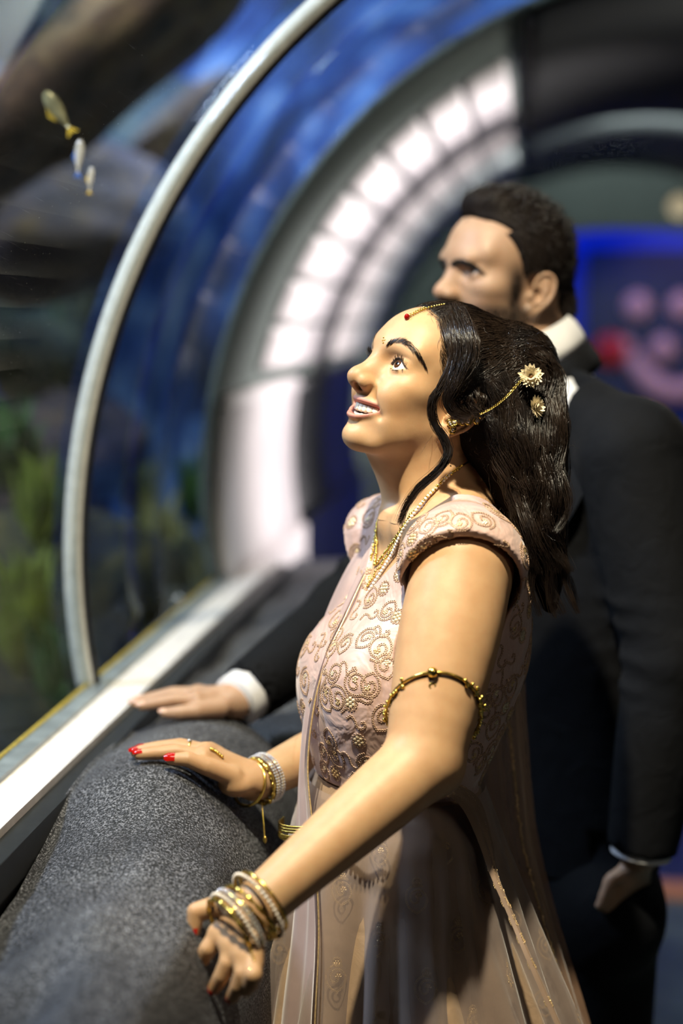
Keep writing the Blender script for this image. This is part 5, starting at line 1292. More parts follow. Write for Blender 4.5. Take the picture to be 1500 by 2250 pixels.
def man_body():
    B = Body(); head_sdf(B, FRM, male=True, smile=False)
    neck_sdf(B, FRM, NECKM, 0.062, 0.066)
    B.add('u', 0.03, loft_fn([0.30, 0.24, 0.16, 0.0, -0.18, -0.32, -0.42], [0, 0, 0, 0, 0, 0, 0], [0.05, 0.075, 0.09, 0.095, 0.088, 0.085, 0.08], [0.10, 0.15, 0.16, 0.15, 0.13, 0.14, 0.14]), FBM)
    B.cone(NECKM, FBM.w((0, 0, 0.22)), 0.066, 0.08, 0.03)
    arm_sdf(B, MS1, ME1, MW1, (0.055, 0.050, 0.045, 0.040, 0.040, 0.034, 0.029)); arm_sdf(B, MS2, ME2, MW2, (0.055, 0.050, 0.045, 0.040, 0.038, 0.031, 0.027))
    hand_sdf(B, **H3)
    hw = MW1; hd = unit(P(1376, 1990, 2.545) - hw)      # hand going into the pocket
    for k in range(4): B.cone(hw + hd * 0.01, hw + hd * 0.095 + FBM.d((0.045 - 0.028 * k, 0, 0.004 * k)), 0.018, 0.0105, 0.01)
    B.chain([hw + hd * 0.02, hw + hd * 0.05 + FBM.d((0.05, 0, 0.01)), hw + hd * 0.085 + FBM.d((0.062, 0, 0))], (0.013, 0.011, 0.009), 0.006)
    for s in (-1, 1):
        h = FBM.w((0, s * 0.085, -0.38)); a = np.array((h[0], h[1], 0.08)) + FBM.d((0.0, s * 0.02, 0)); B.chain([h, 0.5 * (h + a), a], (0.075, 0.052, 0.036), 0.02)
    return B
BM = man_body(); _c = FRM.w((0.01, 0, 0.01)); _h3 = _hb(H3)
v, f = mesh_regions(BM, (P(400, 1500, 2.5)[0] - 0.12, 2.0, 0.0), (P(1600, 1400, 2.5)[0], 3.05, 1.85), 0.0058, [(_c - np.array((0.17, 0.17, 0.16)), _c + np.array((0.17, 0.17, 0.17)), 0.0024), (*_h3, 0.0026)])
man = mesh_obj('person', v, f, M_SKIN, cols=skin_tint(v, FRM, SKIN_M, True))
tag(man, 'dark haired man in a black suit standing behind the woman, one hand on the ledge', 'person')
MAN_BVH = BVHTree.FromPolygons([Vector(p) for p in v], [tuple(map(int, q)) for q in f])
eyes(FRM, man, (1, 0.12, 0.06), True)
# hair: short, dark, swept up from the forehead, with side burns and a beard line
def man_hair():
    B = Body(); F = FRM
    def scalp(p):
        c = np.array((-0.010, 0, 0.045), np.float32); r = np.array((0.0985, 0.0790, 0.0880), np.float32)
        a = (p - c) / r; k0 = np.sqrt((a * a).sum(1)) + 1e-9; b = a / r; k1 = np.sqrt((b * b).sum(1)) + 1e-9
        ay = np.abs(p[:, 1]); z = p[:, 2]
        hl = np.where(z > 0.075, 0.050 + (z - 0.075) * 0.55 - 7.0 * np.maximum(ay - 0.02, 0) ** 2 - 0.35 * np.maximum(ay - 0.030, 0) * (z < 0.115), 0.050 - (0.075 - z) * 0.42 - 7.0 * np.maximum(ay - 0.02, 0) ** 2)
        e = p[:, 0] - hl
        ear = 0.026 - np.sqrt((p[:, 0] + 0.012) ** 2 + (z + 0.004) ** 2)       # clear of the ear
        low = -0.030 - z - np.maximum(-p[:, 0] - 0.03, 0) * 0.9; low = np.where(p[:, 0] > -0.03, -0.012 - z, low)
        return np.maximum(np.maximum(k0 * (k0 - 1) / k1, e * 0.9), np.maximum(low * 0.7, ear)).astype(np.float32)
    B.add('u', 0.01, scalp, F)
    B.ell((0.020, 0, 0.116), (0.052, 0.050, 0.026), 0.02, F)                   # quiff
    B.ell((-0.080, 0, -0.030), (0.030, 0.050, 0.040), 0.03, F)                 # nape
    return B
MH = man_hair(); c_ = FRM.w((0, 0, 0.03)); v, f = MH.mesh(c_ - 0.19, c_ + 0.19, 0.0032)
mesh_obj('hair', v, f, M_HAIRB_M, man)
g = np.random.default_rng(31); n = 3600
p0 = v[g.choice(len(v), n)]; gr = MH.grad(p0.astype(np.float32)); back = FRM.d((-1, 0, 0)); upv = FRM.d((0, 0, 1)); q = FRM.loc(p0.astype(np.float32))
top = np.clip((q[:, 2] - 0.05) / 0.06, 0, 1)[:, None]; dn = -upv
d = gr * 0.12 + (1 - top) * (dn * 0.6 + back * 0.35) + top * (back * 0.45 + upv * 0.25) + g.normal(0, 0.22, (n, 3)); d /= np.linalg.norm(d, axis=1)[:, None]
s = np.linspace(0, 1, 7); L = g.uniform(0.008, 0.014, n) * (1 + 0.8 * top[:, 0]); path = p0[:, None] + (L[:, None] * s)[..., None] * d[:, None]; path -= (0.35 * L[:, None] * s ** 2)[..., None] * gr[:, None]
tag(mesh_obj('hair_strands', *strands(path, 0.0005), M_HAIR_M, man), kind='stuff')
g = np.random.default_rng(77)          # beard
_mv = np.empty(len(man.data.vertices) * 3, np.float32); man.data.vertices.foreach_get('co', _mv); _mv = _mv.reshape(-1, 3); _tc = skin_tint(_mv, FRM, SKIN_M, True)
_q = FRM.loc(_mv); cand = np.where((_tc[:, 0] < 0.16) & (np.linalg.norm(_q, axis=1) < 0.15) & (_q[:, 2] < 0.035) & (_q[:, 0] > -0.01) & (_q[:, 2] > -0.125) & (np.linalg.norm(_q - np.array(EYE_C), axis=1) > 0.03) & (np.linalg.norm(_q - np.array(EYE_C) * (1, -1, 1), axis=1) > 0.03))[0]
ci = g.choice(cand, 2600); p0 = _mv[ci]; gr = BM.grad(p0); d = gr * 0.35 + FRM.d((0.12, 0, -0.8)) + g.normal(0, 0.25, p0.shape); d /= np.linalg.norm(d, axis=1)[:, None]
s = np.linspace(0, 1, 5); path = p0[:, None] + (g.uniform(0.004, 0.008, len(p0))[:, None] * s)[..., None] * d[:, None]
tag(mesh_obj('beard', *strands(path, 0.0004), M_HAIRB_M, man), kind='stuff')
MBROW = np.array([FRM.loc(h[0][None].astype(np.float32))[0] for h in (pixhit(MAN_BVH, x, y) for x, y in ((990, 584), (1000, 578), (1014, 575), (1032, 580), (1048, 588), (1060, 597))) if h is not None])
for s_ in (1, -1):
    S = brow_strands(np.array(MBROW), 420, FRM, 12, wid=0.0048, up0=0.35); S[..., 1] *= s_
    tag(mesh_obj('eyebrow', *strands(on_skin(S, BM, FRM), 0.0004), M_HAIR_M, man), kind='stuff')
    lash(FRM, s_, 0.26, man, M_HAIR_M, 30, 0.007)
# suit
M_SUIT = fabric('black_navy_wool', rgb(4, 5, 9), rgb(7, 9, 15), 0.85, 1400, 0.0, crease=0.004)
[n_ for n_ in M_SUIT.node_tree.nodes if n_.type == 'BSDF_PRINCIPLED'][0].inputs['Specular IOR Level'].default_value = 0.22
M_SHIRT = fabric('white_shirt_cotton', rgb(214, 214, 218), rgb(232, 232, 236), 0.7, 1500, 0.2)
def jacket_body():
    B = Body()
    B.add('u', 0.03, loft_fn([0.285, 0.24, 0.15, 0.0, -0.17, -0.30, -0.44], [-0.01, -0.01, -0.005, 0.0, 0.0, 0, 0], [0.060, 0.090, 0.112, 0.118, 0.108, 0.112, 0.122], [0.11, 0.168, 0.178, 0.172, 0.155, 0.170, 0.185]), FBM)
    for S in (MS1, MS2): B.cone(NECKM + np.array((0, 0, -0.040)), S + np.array((0, 0, 0.016)), 0.060, 0.060, 0.04)
    u = lambda a, b, t: a * (1 - t) + b * t
    B.chain([MS1, u(MS1, ME1, 0.4), ME1], (0.083, 0.078, 0.068), 0.03); B.chain([ME1, u(ME1, MW1, 0.5), u(ME1, MW1, 0.985)], (0.068, 0.062, 0.051), 0.015)
    B.chain([MS2, u(MS2, ME2, 0.4), ME2], (0.083, 0.074, 0.064), 0.03); B.chain([ME2, u(ME2, MW2, 0.5), u(ME2, MW2, 0.93)], (0.064, 0.056, 0.046), 0.015)
    for S, E, W in ((MS1, ME1, MW1), (MS2, ME2, MW2)):
        g = np.random.default_rng(4)
        for t in (0.80, 0.92, 1.08, 1.22):
            c = u(S, E, t) if t < 1 else u(E, W, t - 1); B.g(c + unit(np.cross(E - S, F_H)) * 0.05, (0.05, 0.05, 0.010), 0.007); B.g(c - unit(np.cross(E - S, F_H)) * 0.05 + np.array((0, 0, 0.03)), (0.05, 0.05, 0.010), 0.006)
    for W, E, r, t in ((MW1, ME1, 0.044, 0.985), (MW2, ME2, 0.040, 0.93)):
        d = unit(W - E); e = u(E, W, t); B.plane(e, d, 0.002) if False else None
        B.chain([e - d * 0.03, e + d * 0.08], (r, r + 0.004), 0.003, op='s')
        c32, d32 = e.astype(np.float32), d.astype(np.float32)
        B.add('s', 0.003, lambda p, c32=c32, d32=d32: np.maximum(-((p - c32) @ d32), np.linalg.norm(p - c32, axis=1) - 0.085))
    B.cone(NECKM + np.array((0, 0, -0.055)), NECKM + np.array((0, 0, 0.12)), 0.066, 0.084, 0.006, op='s')      # neck opening
    def front(p):       # lapel opening down to the button
        z = p[:, 2]; w = 0.075 * np.clip((z - 0.02) / 0.22, -1, 1); return np.maximum(np.abs(p[:, 1]) - w, 0.02 - p[:, 0]).astype(np.float32)
    B.add('s', 0.005, front, FBM)
    return B
BJ = jacket_body(); v, f = BJ.mesh((P(480, 1500, 2.5)[0] - 0.05, 2.10, 0.76), (P(1620, 1400, 2.5)[0] + 0.02, 3.10, 1.72), 0.0056)
jacket = mesh_obj('suit_jacket', v, f, M_SUIT, man)
MJ = BVHTree.FromPolygons([Vector(p) for p in v], [tuple(map(int, q)) for q in f])
# shirt: collar, chest and cuffs
BS = Body(); BS.add('u', 0.02, loft_fn([0.30, 0.24, 0.15, 0.0, -0.1], [0, 0, 0, 0, 0], [0.052, 0.080, 0.098, 0.102, 0.10], [0.09, 0.155, 0.165, 0.158, 0.15]), FBM)
BS.cone(FBM.w((0, 0, 0.24)), NECKM + np.array((0, 0, 0.0)), 0.080, 0.0715, 0.03)
v, f = BS.mesh(FBM.w((0, 0, 0.1)) - 0.25, FBM.w((0, 0, 0.1)) + 0.25, 0.006); mesh_obj('shirt', v, f, M_SHIRT, man)
def collar_ring(c, ax, r0, r1, h, n=48, gap=0.35, front=None, thick=0.004, dip=0.0):
    """standing band round an axis, open at the front"""
    ax = unit(ax); e1 = unit(front - ax * np.dot(front, ax)); e2 = np.cross(ax, e1); a = np.linspace(gap, 2 * PI - gap, n); V = []
    prof = [(r0, 0.0), (r0 + 0.001, h), (r0 + thick, h + 0.001), (r1, h * 0.25), (r1 + 0.002, -0.004), (r0 + thick, -0.002)]
    for t in a:
        for r, z in prof: V.append(c + ax * (z - dip * (1 + math.cos(t)) * 0.5) + r * (math.cos(t) * e1 + 0.92 * math.sin(t) * e2))
    return np.array(V), [tuple(q) for q in grid_faces(n, len(prof), True)]
nax = unit(FRM.w((-0.028, 0, -0.03)) - NECKM); nc = NECKM + nax * 0.030
mesh_obj('shirt_collar', *collar_ring(nc - nax * 0.012, nax, 0.069, 0.084, 0.046, front=FBM.d((1, 0, 0)), gap=0.25, dip=0.02), M_SHIRT, man)
mesh_obj('jacket_collar', *collar_ring(nc - nax * 0.044, nax + np.array((0, 0, 0.25)), 0.077, 0.098, 0.040, front=FBM.d((1, 0, 0)), gap=0.75, dip=0.03, thick=0.006), M_SUIT, jacket)
# lapels
for s_ in (1, -1):
    q = [(0.045, s_ * 0.100, 0.252), (0.088, s_ * 0.098, 0.190), (0.114, s_ * 0.070, 0.110), (0.124, s_ * 0.022, 0.020)]; w = (0.024, 0.042, 0.040, 0.006); V = []
    c = spline([np.append(a, b) for a, b in zip(q, w)], 20)
    for x, y, z, ww in c: V += [(x - 0.004, y + s_ * ww, z + 0.010), (x + 0.008, y, z), (x - 0.003, y - s_ * ww * 0.55, z - 0.006)]
    mesh_obj('lapel', FBM.w(np.array(V)), [tuple(r) for r in grid_faces(20, 3)], M_SUIT, jacket)
def cuff(W, E, t, r, L, nm, mat, par):
    d = unit(W - E); e = E * (1 - t) + W * t; V, f = tube([e - d * 0.03, e + d * (L - 0.002), e + d * L, e + d * (L - 0.001), e - d * 0.03], (r, r * 1.02, r * 1.0, r - 0.004, r - 0.004), 28, cap=False)
    return mesh_obj(nm, V, f, mat, par)
cuff(MW2, ME2, 0.93, 0.0400, 0.022, 'shirt_cuff', M_SHIRT, man); cuff(MW1, ME1, 0.985, 0.0440, 0.009, 'shirt_cuff', M_SHIRT, man)
# trousers and shoes
BT = Body(); BT.add('u', 0.02, loft_fn([-0.20, -0.30, -0.44, -0.52], [0, 0, 0, 0], [0.095, 0.104, 0.112, 0.112], [0.145, 0.160, 0.168, 0.168]), FBM)
for s_ in (-1, 1):
    h = FBM.w((0.0, s_ * 0.085, -0.47)); a = np.array((h[0], h[1], 0.05)) + FBM.d((0.0, s_ * 0.015, 0)); BT.chain([h, 0.5 * (h + a), a], (0.098, 0.078, 0.064), 0.03)
hp = MW1 + unit(P(1376, 1990, 2.545) - MW1) * 0.105; BT.ell(hp + FBM.d((0.0, -0.02, -0.02)), (0.070, 0.060, 0.075), 0.06)      # hand in the pocket
BT.plane((0, 0, 0.035), (0, 0, -1), 0.004)
lo_ = FBM.w((0, 0, -0.5)); v, f = BT.mesh((lo_[0] - 0.4, lo_[1] - 0.4, 0.02), (lo_[0] + 0.4, lo_[1] + 0.4, FBM.o[2] - 0.17), 0.007); mesh_obj('trousers', v, f, M_SUIT, man)
M_SHOE = simple_mat('black_leather', rgb(14, 13, 13), 0.25, nscale=40, namt=0.2)
for s_ in (-1, 1):
    a = FBM.w((0.0, s_ * 0.10, 0)); a[2] = 0; sb = Body(); sb.chain([a + (0, 0, 0.045), a + FBM.d((0.10, 0, 0)) + (0, 0, 0.036), a + FBM.d((0.20, 0, 0)) + (0, 0, 0.028)], (0.042, 0.042, 0.030), 0.02); sb.plane((0, 0, 0.002), (0, 0, -1), 0.003)
    v, f = sb.mesh(a - 0.12 * np.array((1, 1, 0)) - 0.15 * np.array((1, 1, 0)), a + 0.27 * np.array((1, 1, 0.4)), 0.006); mesh_obj('shoe', v, f, M_SHOE, man)

# ------------------------------------------------------------------ jewellery, nails, flowers
def hug(B, c, e1, e2, phis, off=0.0015, rmax=0.25, r0=0.004):
    """closed or open path on a surface: walk out from c in the plane (e1, e2) until the surface"""
    c = np.asarray(c, float); d = np.cos(phis)[:, None] * unit(e1) + np.sin(phis)[:, None] * unit(e2); lo = np.full(len(phis), r0); hi = np.full(len(phis), r0)
    for r in np.arange(r0, rmax, 0.003):
        val = B.ev(c + d * r); m = (val < off) & (hi < rmax) & (hi == lo); lo = np.where(m, r, lo); hi = np.where(m, r, hi); 
        if not m.any(): break
    hi = lo + 0.0032
    for _ in range(8):
        mid = 0.5 * (lo + hi); v = B.ev(c + d * mid[:, None]); lo = np.where(v < off, mid, lo); hi = np.where(v < off, hi, mid)
    return c + d * lo[:, None]
def beads(mb, pts, r, nu=8, nv=5):
    for p in pts: mb.add(*uvsphere(p, r, nu, nv))
_hv = hair.data; _n = len(_hv.vertices); _co = np.empty(_n * 3, np.float32); _hv.vertices.foreach_get('co', _co); _co = _co.reshape(-1, 3)
HAIR_BVH = BVHTree.FromPolygons([Vector(p) for p in _co], [tuple(p.vertices) for p in _hv.polygons])
def hit(px, py, off=0.0):
    hs = [h for h in (pixhit(HAIR_BVH, px, py), pixhit(WOMAN_BVH, px, py)) if h is not None]
    if not hs: return None
    p, n = min(hs, key=lambda h: np.linalg.norm(h[0] - CAM_POS)); return p + n * off, n
# forehead ornament: gold chain from the parting with a red stone
root = empty('forehead_ornament', hit(915, 690)[0], 'gold chain ornament with a red drop on the forehead of the woman', 'jewellery')
q = [hit(x, y, 0.002) for x, y in ((975, 672), (955, 676), (938, 680), (922, 686), (908, 693), (897, 699))]
pts = resample(spline([a[0] for a in q if a is not None], 60), 0.0032)
mb = MB(); beads(mb, pts, 0.0016); beads(mb, pts[len(pts) // 2:] + np.array((0, 0, 0.002)), 0.0014); mb.build('gold_chain', M_GOLD, root)
h = hit(895, 700, 0.0025); mesh_obj('red_stone', *uvsphere(h[0], (0.0034, 0.0034, 0.0042), 12, 8), M_RUBY, root)
mb = MB()
for x, y in ((843, 742), (845, 747), (841, 748), (842, 753)):
    h = hit(x, y, 0.0004)
    if h is not None: mb.add(*uvsphere(h[0], 0.0011, 8, 5))
tag(mb.build('bindi', M_GOLD, None), 'tiny gold bindi dots between the eyebrows of the woman', 'jewellery')
# earring with a chain running back into the hair
root = empty('earring', hit(992, 938)[0], 'gold stone earring with a chain running back to the hair flower', 'jewellery')
mb, sb = MB(), MB()
for x, y, r in ((985, 925, .0028), (992, 932, .0030), (1000, 934, .0030), (988, 935, .0026), (995, 940, .0028), (993, 948, .0030), (1008, 930, .0028), (1016, 928, .0032), (1024, 923, .0034), (1033, 919, .0034), (1042, 916, .0034), (1051, 912, .0030), (1060, 907, .0028)):
    h = hit(x, y, 0.003 if x < 1010 else 0.003 + 0.010 * min(1, (x - 1010) / 25))
    if h is None: continue
    n_ = unit(CAM_POS - h[0]) * 0.6 + h[1] * 0.6; n_ = unit(n_)
    sb.add(*uvsphere(h[0] + n_ * 0.001, r * 0.55, 10, 6)); mb.add(*ring_tube(torus_pts(h[0], n_, r, 12), r * 0.38, 6))
    a0 = torus_pts(h[0], n_, r * 1.25, 8); beads(mb, a0, r * 0.25, 6, 4)
mb.build('gold_setting', M_GOLD, root); sb.build('clear_stones', M_STONE, root)
q = [hit(x, y, 0.013) for x, y in ((1056, 909), (1078, 898), (1098, 884), (1116, 868), (1132, 850), (1146, 834))]
pts = resample(spline([P(x, y, min((a[0] - CAM_POS) @ F_V, d_)) for (x, y, d_), a in zip(((1056, 909, 2.050), (1078, 898, 2.048), (1098, 884, 2.046), (1116, 868, 2.046), (1132, 850, 2.050), (1146, 834, 2.056)), q) if a is not None], 80), 0.0026); mb = MB()
for i, p in enumerate(pts):
    t = pts[min(i + 1, len(pts) - 1)] - pts[max(i - 1, 0)]; mb.add(*ring_tube(torus_pts(p, np.cross(t, (0.3, 0.5, 0.8) if i % 2 else (0.8, -0.4, 0.1)), 0.0015, 8), 0.0005, 4))
mb.build('ear_chain', M_GOLD, root)
# dried flowers in the hair
M_PETAL = simple_mat('cream_petal', rgb(238, 222, 188), 0.6, nscale=60, namt=0.18)
def flower(px, py, rad, tilt, label):
    h = hit(px, py, 0.004); c = h[0] + unit(CAM_POS - h[0]) * 0.010; n_ = unit(unit(CAM_POS - c) * 0.8 + R_V * tilt + np.array((0, 0, 0.15))); e1 = unit(np.cross(n_, (0, 0, 1))); e2 = np.cross(n_, e1)
    root = empty('hair_flower', c, label, 'flower'); g = np.random.default_rng(int(px))
    for ring, (k, L, lift) in enumerate(((17, 1.0, 0.10), (15, 0.86, 0.32), (12, 0.66, 0.62), (7, 0.42, 1.0))):
        for i in range(k):
            a = 2 * PI * (i + 0.5 * ring) / k + g.normal(0, 0.08); dr = math.cos(a) * e1 + math.sin(a) * e2; sd = -math.sin(a) * e1 + math.cos(a) * e2; ll = rad * L * g.uniform(0.88, 1.08); V = []
            for s_, w, z in ((0.08, 0.08, 0), (0.4, 0.17, 0.05), (0.75, 0.16, 0.14), (1.0, 0.02, 0.22)):
                b_ = c + dr * ll * s_ + n_ * rad * (z + lift * s_ * 0.55); V += [b_ + sd * rad * w, b_ - n_ * rad * 0.035, b_ - sd * rad * w]
            mesh_obj('petal', np.array(V), [tuple(r) for r in grid_faces(4, 3)], M_PETAL, root)
    mesh_obj('flower_centre', *uvsphere(c + n_ * rad * 0.25, rad * 0.16, 10, 6), simple_mat('brown_flower_centre', rgb(120, 84, 50), 0.7), root)
flower(1162, 828, 0.0155, 0.0, 'cream dried flower tucked in the hair, the upper one'); flower(1172, 898, 0.0150, 1.0, 'cream dried flower lower in the hair, seen from the side')
# necklace
nc = FRW.w((-0.02, 0, -0.10)); nc = NECKW + FBW.d((0.005, 0, 0.020))
pend = hit(812, 1250); pend = pend[0] if pend is not None else FBW.w((0.06, 0.0, 0.2))
bk = FRW.w((-0.075, 0.0, -0.075)); 
e1 = unit(pend - nc); lat = FBW.d((0, 1, 0)); e1 = unit(e1 - lat * np.dot(e1, lat)); up_ = np.cross(lat, e1)
BWB = Body(); BWB.pr = BW.pr
def neck_loop(k, phis, off, drop):
    """loop hanging lower in front: the plane tips as it goes round"""
    out = []
    for ph in phis:
        fwd = unit(FBW.d((1, 0, 0)) * math.cos(ph) + lat * math.sin(ph)); t = (1 + math.cos(ph)) / 2
        el = np.interp(abs(ph), [0, 0.45, 0.9, 1.4, 1.9, 3.15], [-drop, -drop + 0.22, -0.12, 0.38, 0.60, 0.72])
        out.append(unit(fwd * math.cos(el) + np.array((0, 0, 1.0)) * math.sin(el)))
    D_ = np.array(out).astype(np.float32); lo = np.zeros(len(phis))
    for i, r in enumerate(np.arange(0.01, 0.22, 0.002)):
        v_ = BW.ev(nc + D_ * r); lo = np.where((v_ < off) & (lo >= r - 0.0041 if i else True), r, lo)
    return nc + D_ * lo[:, None]
def smooth_loop(p, it=6):
    for _ in range(it): p = 0.25 * np.roll(p, 1, 0) + 0.5 * p + 0.25 * np.roll(p, -1, 0)
    return p
ph = np.linspace(-PI, PI, 120, endpoint=False)
root = empty('necklace', pend, 'gold necklace with pearl strand round the neck of the woman', 'jewellery')
lp = smooth_loop(neck_loop(nc, ph, 0.003, 0.86)); lp2 = smooth_loop(neck_loop(nc, ph, 0.003, 0.96))
backm = np.abs(ph) > 1.75
mb = MB(); mb.add(*tube(lp[ph >= 1.7], 0.0014, 6)); mb.add(*tube(lp[ph <= -1.7], 0.0014, 6)); mb.build('cord', M_GOLD, root)
fr_ = np.abs(ph) <= 1.75; mb = MB(); g = np.random.default_rng(3)
A_ = resample(lp[fr_], 0.0030); beads(mb, A_ + g.normal(0, 0.0005, A_.shape), 0.0019, 7, 5); A2 = resample(0.55 * lp[fr_] + 0.45 * lp2[fr_], 0.0032); beads(mb, A2 + g.normal(0, 0.0006, A2.shape), 0.0017, 7, 5); mb.build('gold_beads', M_GOLD, root)
f2 = np.abs(ph) <= 1.45; A_ = resample(lp2[f2], 0.0046); mb = MB(); beads(mb, A_, 0.0023, 9, 6); mb.build('pearls', M_PEARL, root)
mid = lp2[np.argmin(np.abs(ph))]; mb = MB()
for i in range(5): mb.add(*uvsphere(mid + FBW.d((0.002, (i - 2) * 0.005, -0.005 - 0.003 * (2 - abs(i - 2)))), 0.0028, 9, 6))
mb.add(*ring_tube(torus_pts(mid + FBW.d((0.002, 0, -0.004)), FBW.d((1, 0, 0.2)), 0.008, 18), 0.0018, 6)); mb.build('pendant', M_GOLD, root)
# armlet round the near upper arm
t_ = 0.72; ac = S1 * (1 - t_) + E1 * t_
T = hit(950, 1482); T = T[0]; Fa, Ba = P(846, 1585, 1.985), P(1004, 1622, 1.99)
n_ = unit(np.cross(Fa - T, Ba - T)); e1 = unit(T - ac - n_ * np.dot(T - ac, n_)); e2 = np.cross(n_, e1); ac2 = ac + n_ * np.dot(T - ac, n_)
lp = smooth_loop(hug(BW, ac2, e1, e2, np.linspace(-PI, PI, 90, endpoint=False), 0.003, 0.11), 8); pa = np.linspace(-PI, PI, 90, endpoint=False)
root = empty('armlet', T, 'gold armlet of small beads round the near upper arm', 'jewellery')
mesh_obj('band', *ring_tube(lp, 0.0018, 8), M_GOLD, root); mb = MB(); g = np.random.default_rng(8)
for i, p in enumerate(lp):
    a = abs(pa[i])
    if a > 0.5 and i % 2 == 0:
        for k in range(3): mb.add(*uvsphere(p + g.normal(0, 0.0022, 3), g.uniform(0.0016, 0.0028), 7, 5))
mb.build('gold_beads', M_GOLD, root)
i0 = int(np.argmin(np.linalg.norm(lp - T, axis=1))); mesh_obj('top_bead', *uvsphere(lp[i0] + unit(CAM_POS - lp[i0]) * 0.002, 0.0062, 14, 10), M_GOLD, root)
mesh_obj('drop', *ring_tube(torus_pts(lp[i0] + np.array((0, 0, -0.016)) + unit(CAM_POS - T) * 0.003, unit(CAM_POS - T), 0.0034, 12), 0.0013, 6), M_GOLD, root)
# bangles
def bangle(c, ax, r, kind, label, e1=None, squash=1.0, group=None):
    pts = torus_pts(c, ax, r, 56, e1, squash)
    if kind == 'gold': o = mesh_obj('bangle', *ring_tube(pts, 0.0022, 8), M_GOLD)
    elif kind == 'thin': o = mesh_obj('bangle', *ring_tube(pts, 0.0014, 8), M_GOLD)
    elif kind == 'twist':
        rad = 0.0024 + 0.0009 * np.sin(np.arange(56) * 2 * PI * 14 / 56); o = mesh_obj('bangle', *ring_tube(pts, rad, 8), M_GOLD)
        mb = MB(); beads(mb, pts[::2] + unit(ax) * 0.0016, 0.0015, 6, 4); mb.build('gold_beads', M_GOLD, o)
    elif kind == 'pearl':
        o = mesh_obj('bangle', *ring_tube(pts, 0.0020, 8), M_GOLD); mb = MB(); q = torus_pts(c, ax, r + 0.0018, 46, e1, squash); beads(mb, q, 0.0022, 8, 6); mb.build('pearls', M_PEARL, o)
    else:
        o = mesh_obj('bangle', *ring_tube(pts, 0.0026, 8), M_GOLD); mb = MB()
        for sft in (-0.0018, 0.0018): beads(mb, torus_pts(np.asarray(c) + unit(ax) * sft, ax, r + 0.0018, 52, e1, squash), 0.0017, 6, 4)
        mb.build('clear_stones', M_STONE, o)
    return tag(o, label, 'bangle', group)
ax = unit(W1 - E1); pos = lambda px, py: P(px, py, 1.868) if True else None
wa = lambda t: W1 + ax * t
tilt = unit(ax + 0.10 * U_V)
bangle(wa(-0.004), unit(ax + 0.05 * U_V), 0.0378, 'gold', 'plain gold bangle nearest the elbow on the near wrist')
bangle(wa(0.004), unit(ax + 0.08 * U_V), 0.0384, 'pearl', 'pearl bangle beside the plain gold one, elbow side of the near wrist')
bangle(wa(0.014), unit(ax - 0.10 * U_V), 0.0370, 'twist', 'beaded gold bangle in the middle of the near wrist')
bangle(wa(0.021), unit(ax - 0.16 * U_V + 0.05 * R_V), 0.0375, 'thin', 'thin gold bangle hanging loose in the middle of the near wrist')
bangle(wa(0.030), tilt, 0.0378, 'stone', 'wide clear stone bangle on the near wrist, hand side')
bangle(wa(0.0375), tilt, 0.0380, 'pearl', 'pearl bangle on the near wrist beside the clear stone bangle')
bangle(wa(0.0445), unit(ax + 0.14 * U_V), 0.0376, 'twist', 'beaded gold bangle closest to the hand on the near wrist')
ax2 = unit(W2 - E2); vb = unit(ax2 + 0.05 * U_V)
for k, (px, kind, lb) in enumerate(((572, 'twist', 'gold bangle closest to the hand on the far wrist'), (588, 'stone', 'clear stone bangle in the middle on the far wrist'), (608, 'stone', 'clear stone bangle nearest the sleeve on the far wrist'))):
    t = (P(px, 1712, 2.225) - W2) @ ax2; bangle(W2 + ax2 * t + np.array((0, 0, -0.002)), vb, 0.0305, kind, lb)
bangle(W2 + ax2 * 0.010 + np.array((0, 0, 0.0)), unit(ax2 + 0.55 * np.array((0, 0, 1))), 0.0285, 'gold', 'plain gold cuff slipped towards the hand on the far wrist')
q = np.array([P(575, 1765, 2.205), P(578, 1800, 2.205), P(582, 1845, 2.205)]); mb = MB(); beads(mb, resample(spline(q, 30), 0.0024), 0.0011, 6, 4); mb.add(*uvsphere(q[-1], (0.0028, 0.0028, 0.0050), 8, 6))
tag(mb.build('bracelet_tassel', M_GOLD, None), 'fine gold chain tassel hanging below the far wrist', 'jewellery')
# rings and hand chains
f2_ = H1['fingers'][1]; rc = f2_[0] * 0.62 + f2_[1] * 0.38; root = mesh_obj('finger_ring', *ring_tube(torus_pts(rc, f2_[1] - f2_[0], 0.0104, 28), 0.0016, 6), M_GOLD); tag(root, 'gold ring on a finger of the near hand', 'ring')
q = spline([hit(540, 2070, 0.003)[0], hit(552, 2095, 0.003)[0] if hit(552, 2095) else P(552, 2095, 1.80), P(557, 2118, 1.788), P(552, 2132, 1.782)], 40); mb = MB(); beads(mb, resample(q, 0.0028), 0.0016, 6, 4); mb.add(*uvsphere(q[-1], 0.004, 9, 6))
tag(mb.build('hand_chain', M_GOLD, None), 'gold chain across the back of the near hand', 'jewellery')
mb = MB(); q = [hit(x, y, 0.002) for x, y in ((462, 1648), (470, 1652), (478, 1658), (486, 1664))]; beads(mb, resample(spline([a[0] for a in q if a], 30), 0.003), 0.0023, 7, 5); tag(mb.build('hand_chain', M_GOLD, None), 'gold chain across the back of the far hand', 'jewellery')
f2_ = H2['fingers'][1]; rc = f2_[0] * 0.45 + f2_[1] * 0.55; root = mesh_obj('finger_ring', *ring_tube(torus_pts(rc, f2_[1] - f2_[0], 0.0098, 28), 0.0015, 6), M_GOLD); tag(root, 'gold ring with a clear stone on the far hand', 'ring')
mesh_obj('clear_stone', *uvsphere(rc + np.array((0, 0, 0.0105)), 0.0028, 8, 6), M_STONE, root)
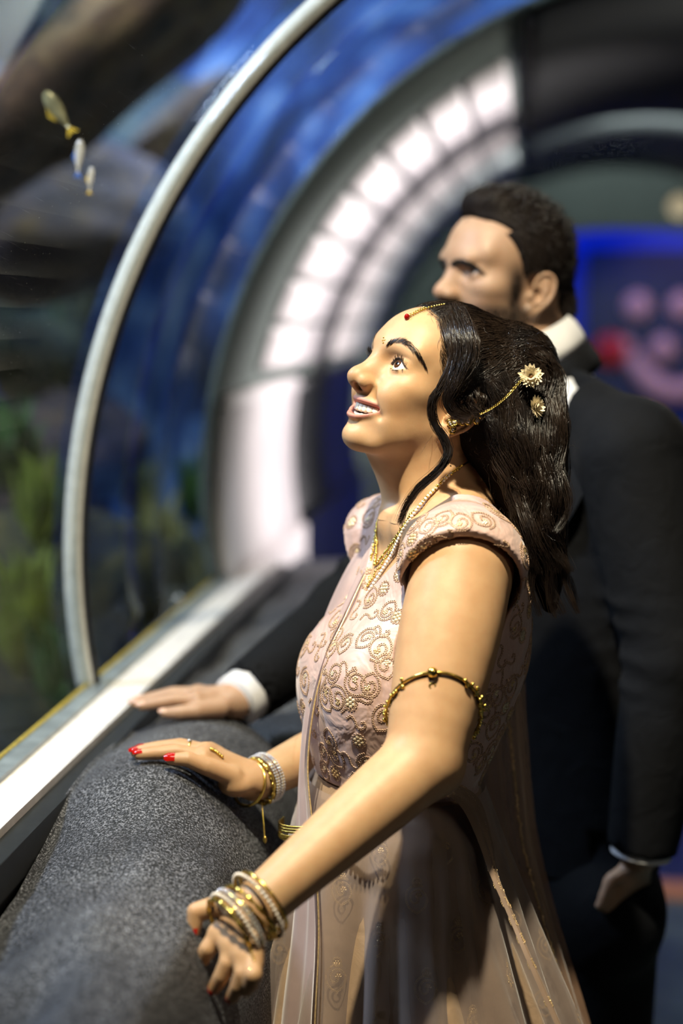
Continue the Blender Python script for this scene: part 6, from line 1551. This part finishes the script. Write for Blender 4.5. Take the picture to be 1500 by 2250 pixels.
# painted nails
M_NAIL = simple_mat('red_nail_varnish', rgb(176, 20, 12), 0.12, nscale=40, namt=0.1); M_NAILM = simple_mat('bare_nail', rgb(206, 164, 140), 0.3)
def nail(fin, outward, r, mat, par, L=1.25):
    tip, pre = np.asarray(fin[-1]), np.asarray(fin[-2]); d = unit(tip - pre); o = unit(np.asarray(outward) - d * np.dot(outward, d)); s_ = np.cross(d, o)
    V = []
    for i, u in enumerate(np.linspace(-0.55, 1.0, 7)):
        w = r * (0.88 if u < 0.5 else 0.88 * math.sqrt(max(0.02, 1 - ((u - 0.5) / 0.55) ** 2)))
        for t in np.linspace(-1, 1, 6):
            V.append(tip + d * u * r * L + s_ * w * t + o * (r * 1.06 * math.sqrt(max(0.05, 1 - 0.62 * t * t)) - r * 0.30 * max(0, u - 0.3)))
    mesh_obj('fingernail', np.array(V), grid_faces(7, 6), mat, par)
upz = np.array((0, 0, 1.0)); tocam = unit(CAM_POS - H1['wrist'])
for i, fg in enumerate(H1['fingers']): nail(fg, tocam * 0.75 + upz * 0.5 - R_V * 0.35, 0.0068, M_NAIL, woman)
nail(H1['thumb'], tocam * 0.85 - R_V * 0.35 + upz * 0.2, 0.0076, M_NAIL, woman)
for fg in H2['fingers']: nail(fg, upz + tocam * 0.25, 0.0068, M_NAIL, woman)
nail(H2['thumb'], upz * 0.7 + tocam * 0.8, 0.0074, M_NAIL, woman)
for fg in H3['fingers'] + [H3['thumb']]: nail(fg, upz + tocam * 0.3, 0.0074, M_NAILM, man)
# gold waist chain with drops
wc = FBW.w((0.006, 0, -0.098)); root_pts = []
p_ = np.linspace(-0.75, 0.95, 70); e1 = FBW.d((1, 0, -0.10)); e2 = FBW.d((0, 1, 0.25))
sk = lambda ph: wc + (0.142 * math.cos(ph)) * e1 + (0.196 * math.sin(ph)) * e2
lp = np.array([sk(t) for t in p_]); root = empty('waist_chain', lp[40], 'gold waist chain with hanging drops on the skirt front', 'jewellery')
mb = MB()
for k in range(3): beads(mb, resample(lp, 0.0032) + np.array((0, 0, -0.0036 * k)), 0.0017, 6, 4)
mb.build('chain_rows', M_GOLD, root); mb = MB()
for p in resample(lp, 0.0062): mb.add(*uvsphere(p + np.array((0, 0, -0.0150)), (0.0019, 0.0019, 0.0042), 7, 5))
mb.build('drops', M_GOLD, root)
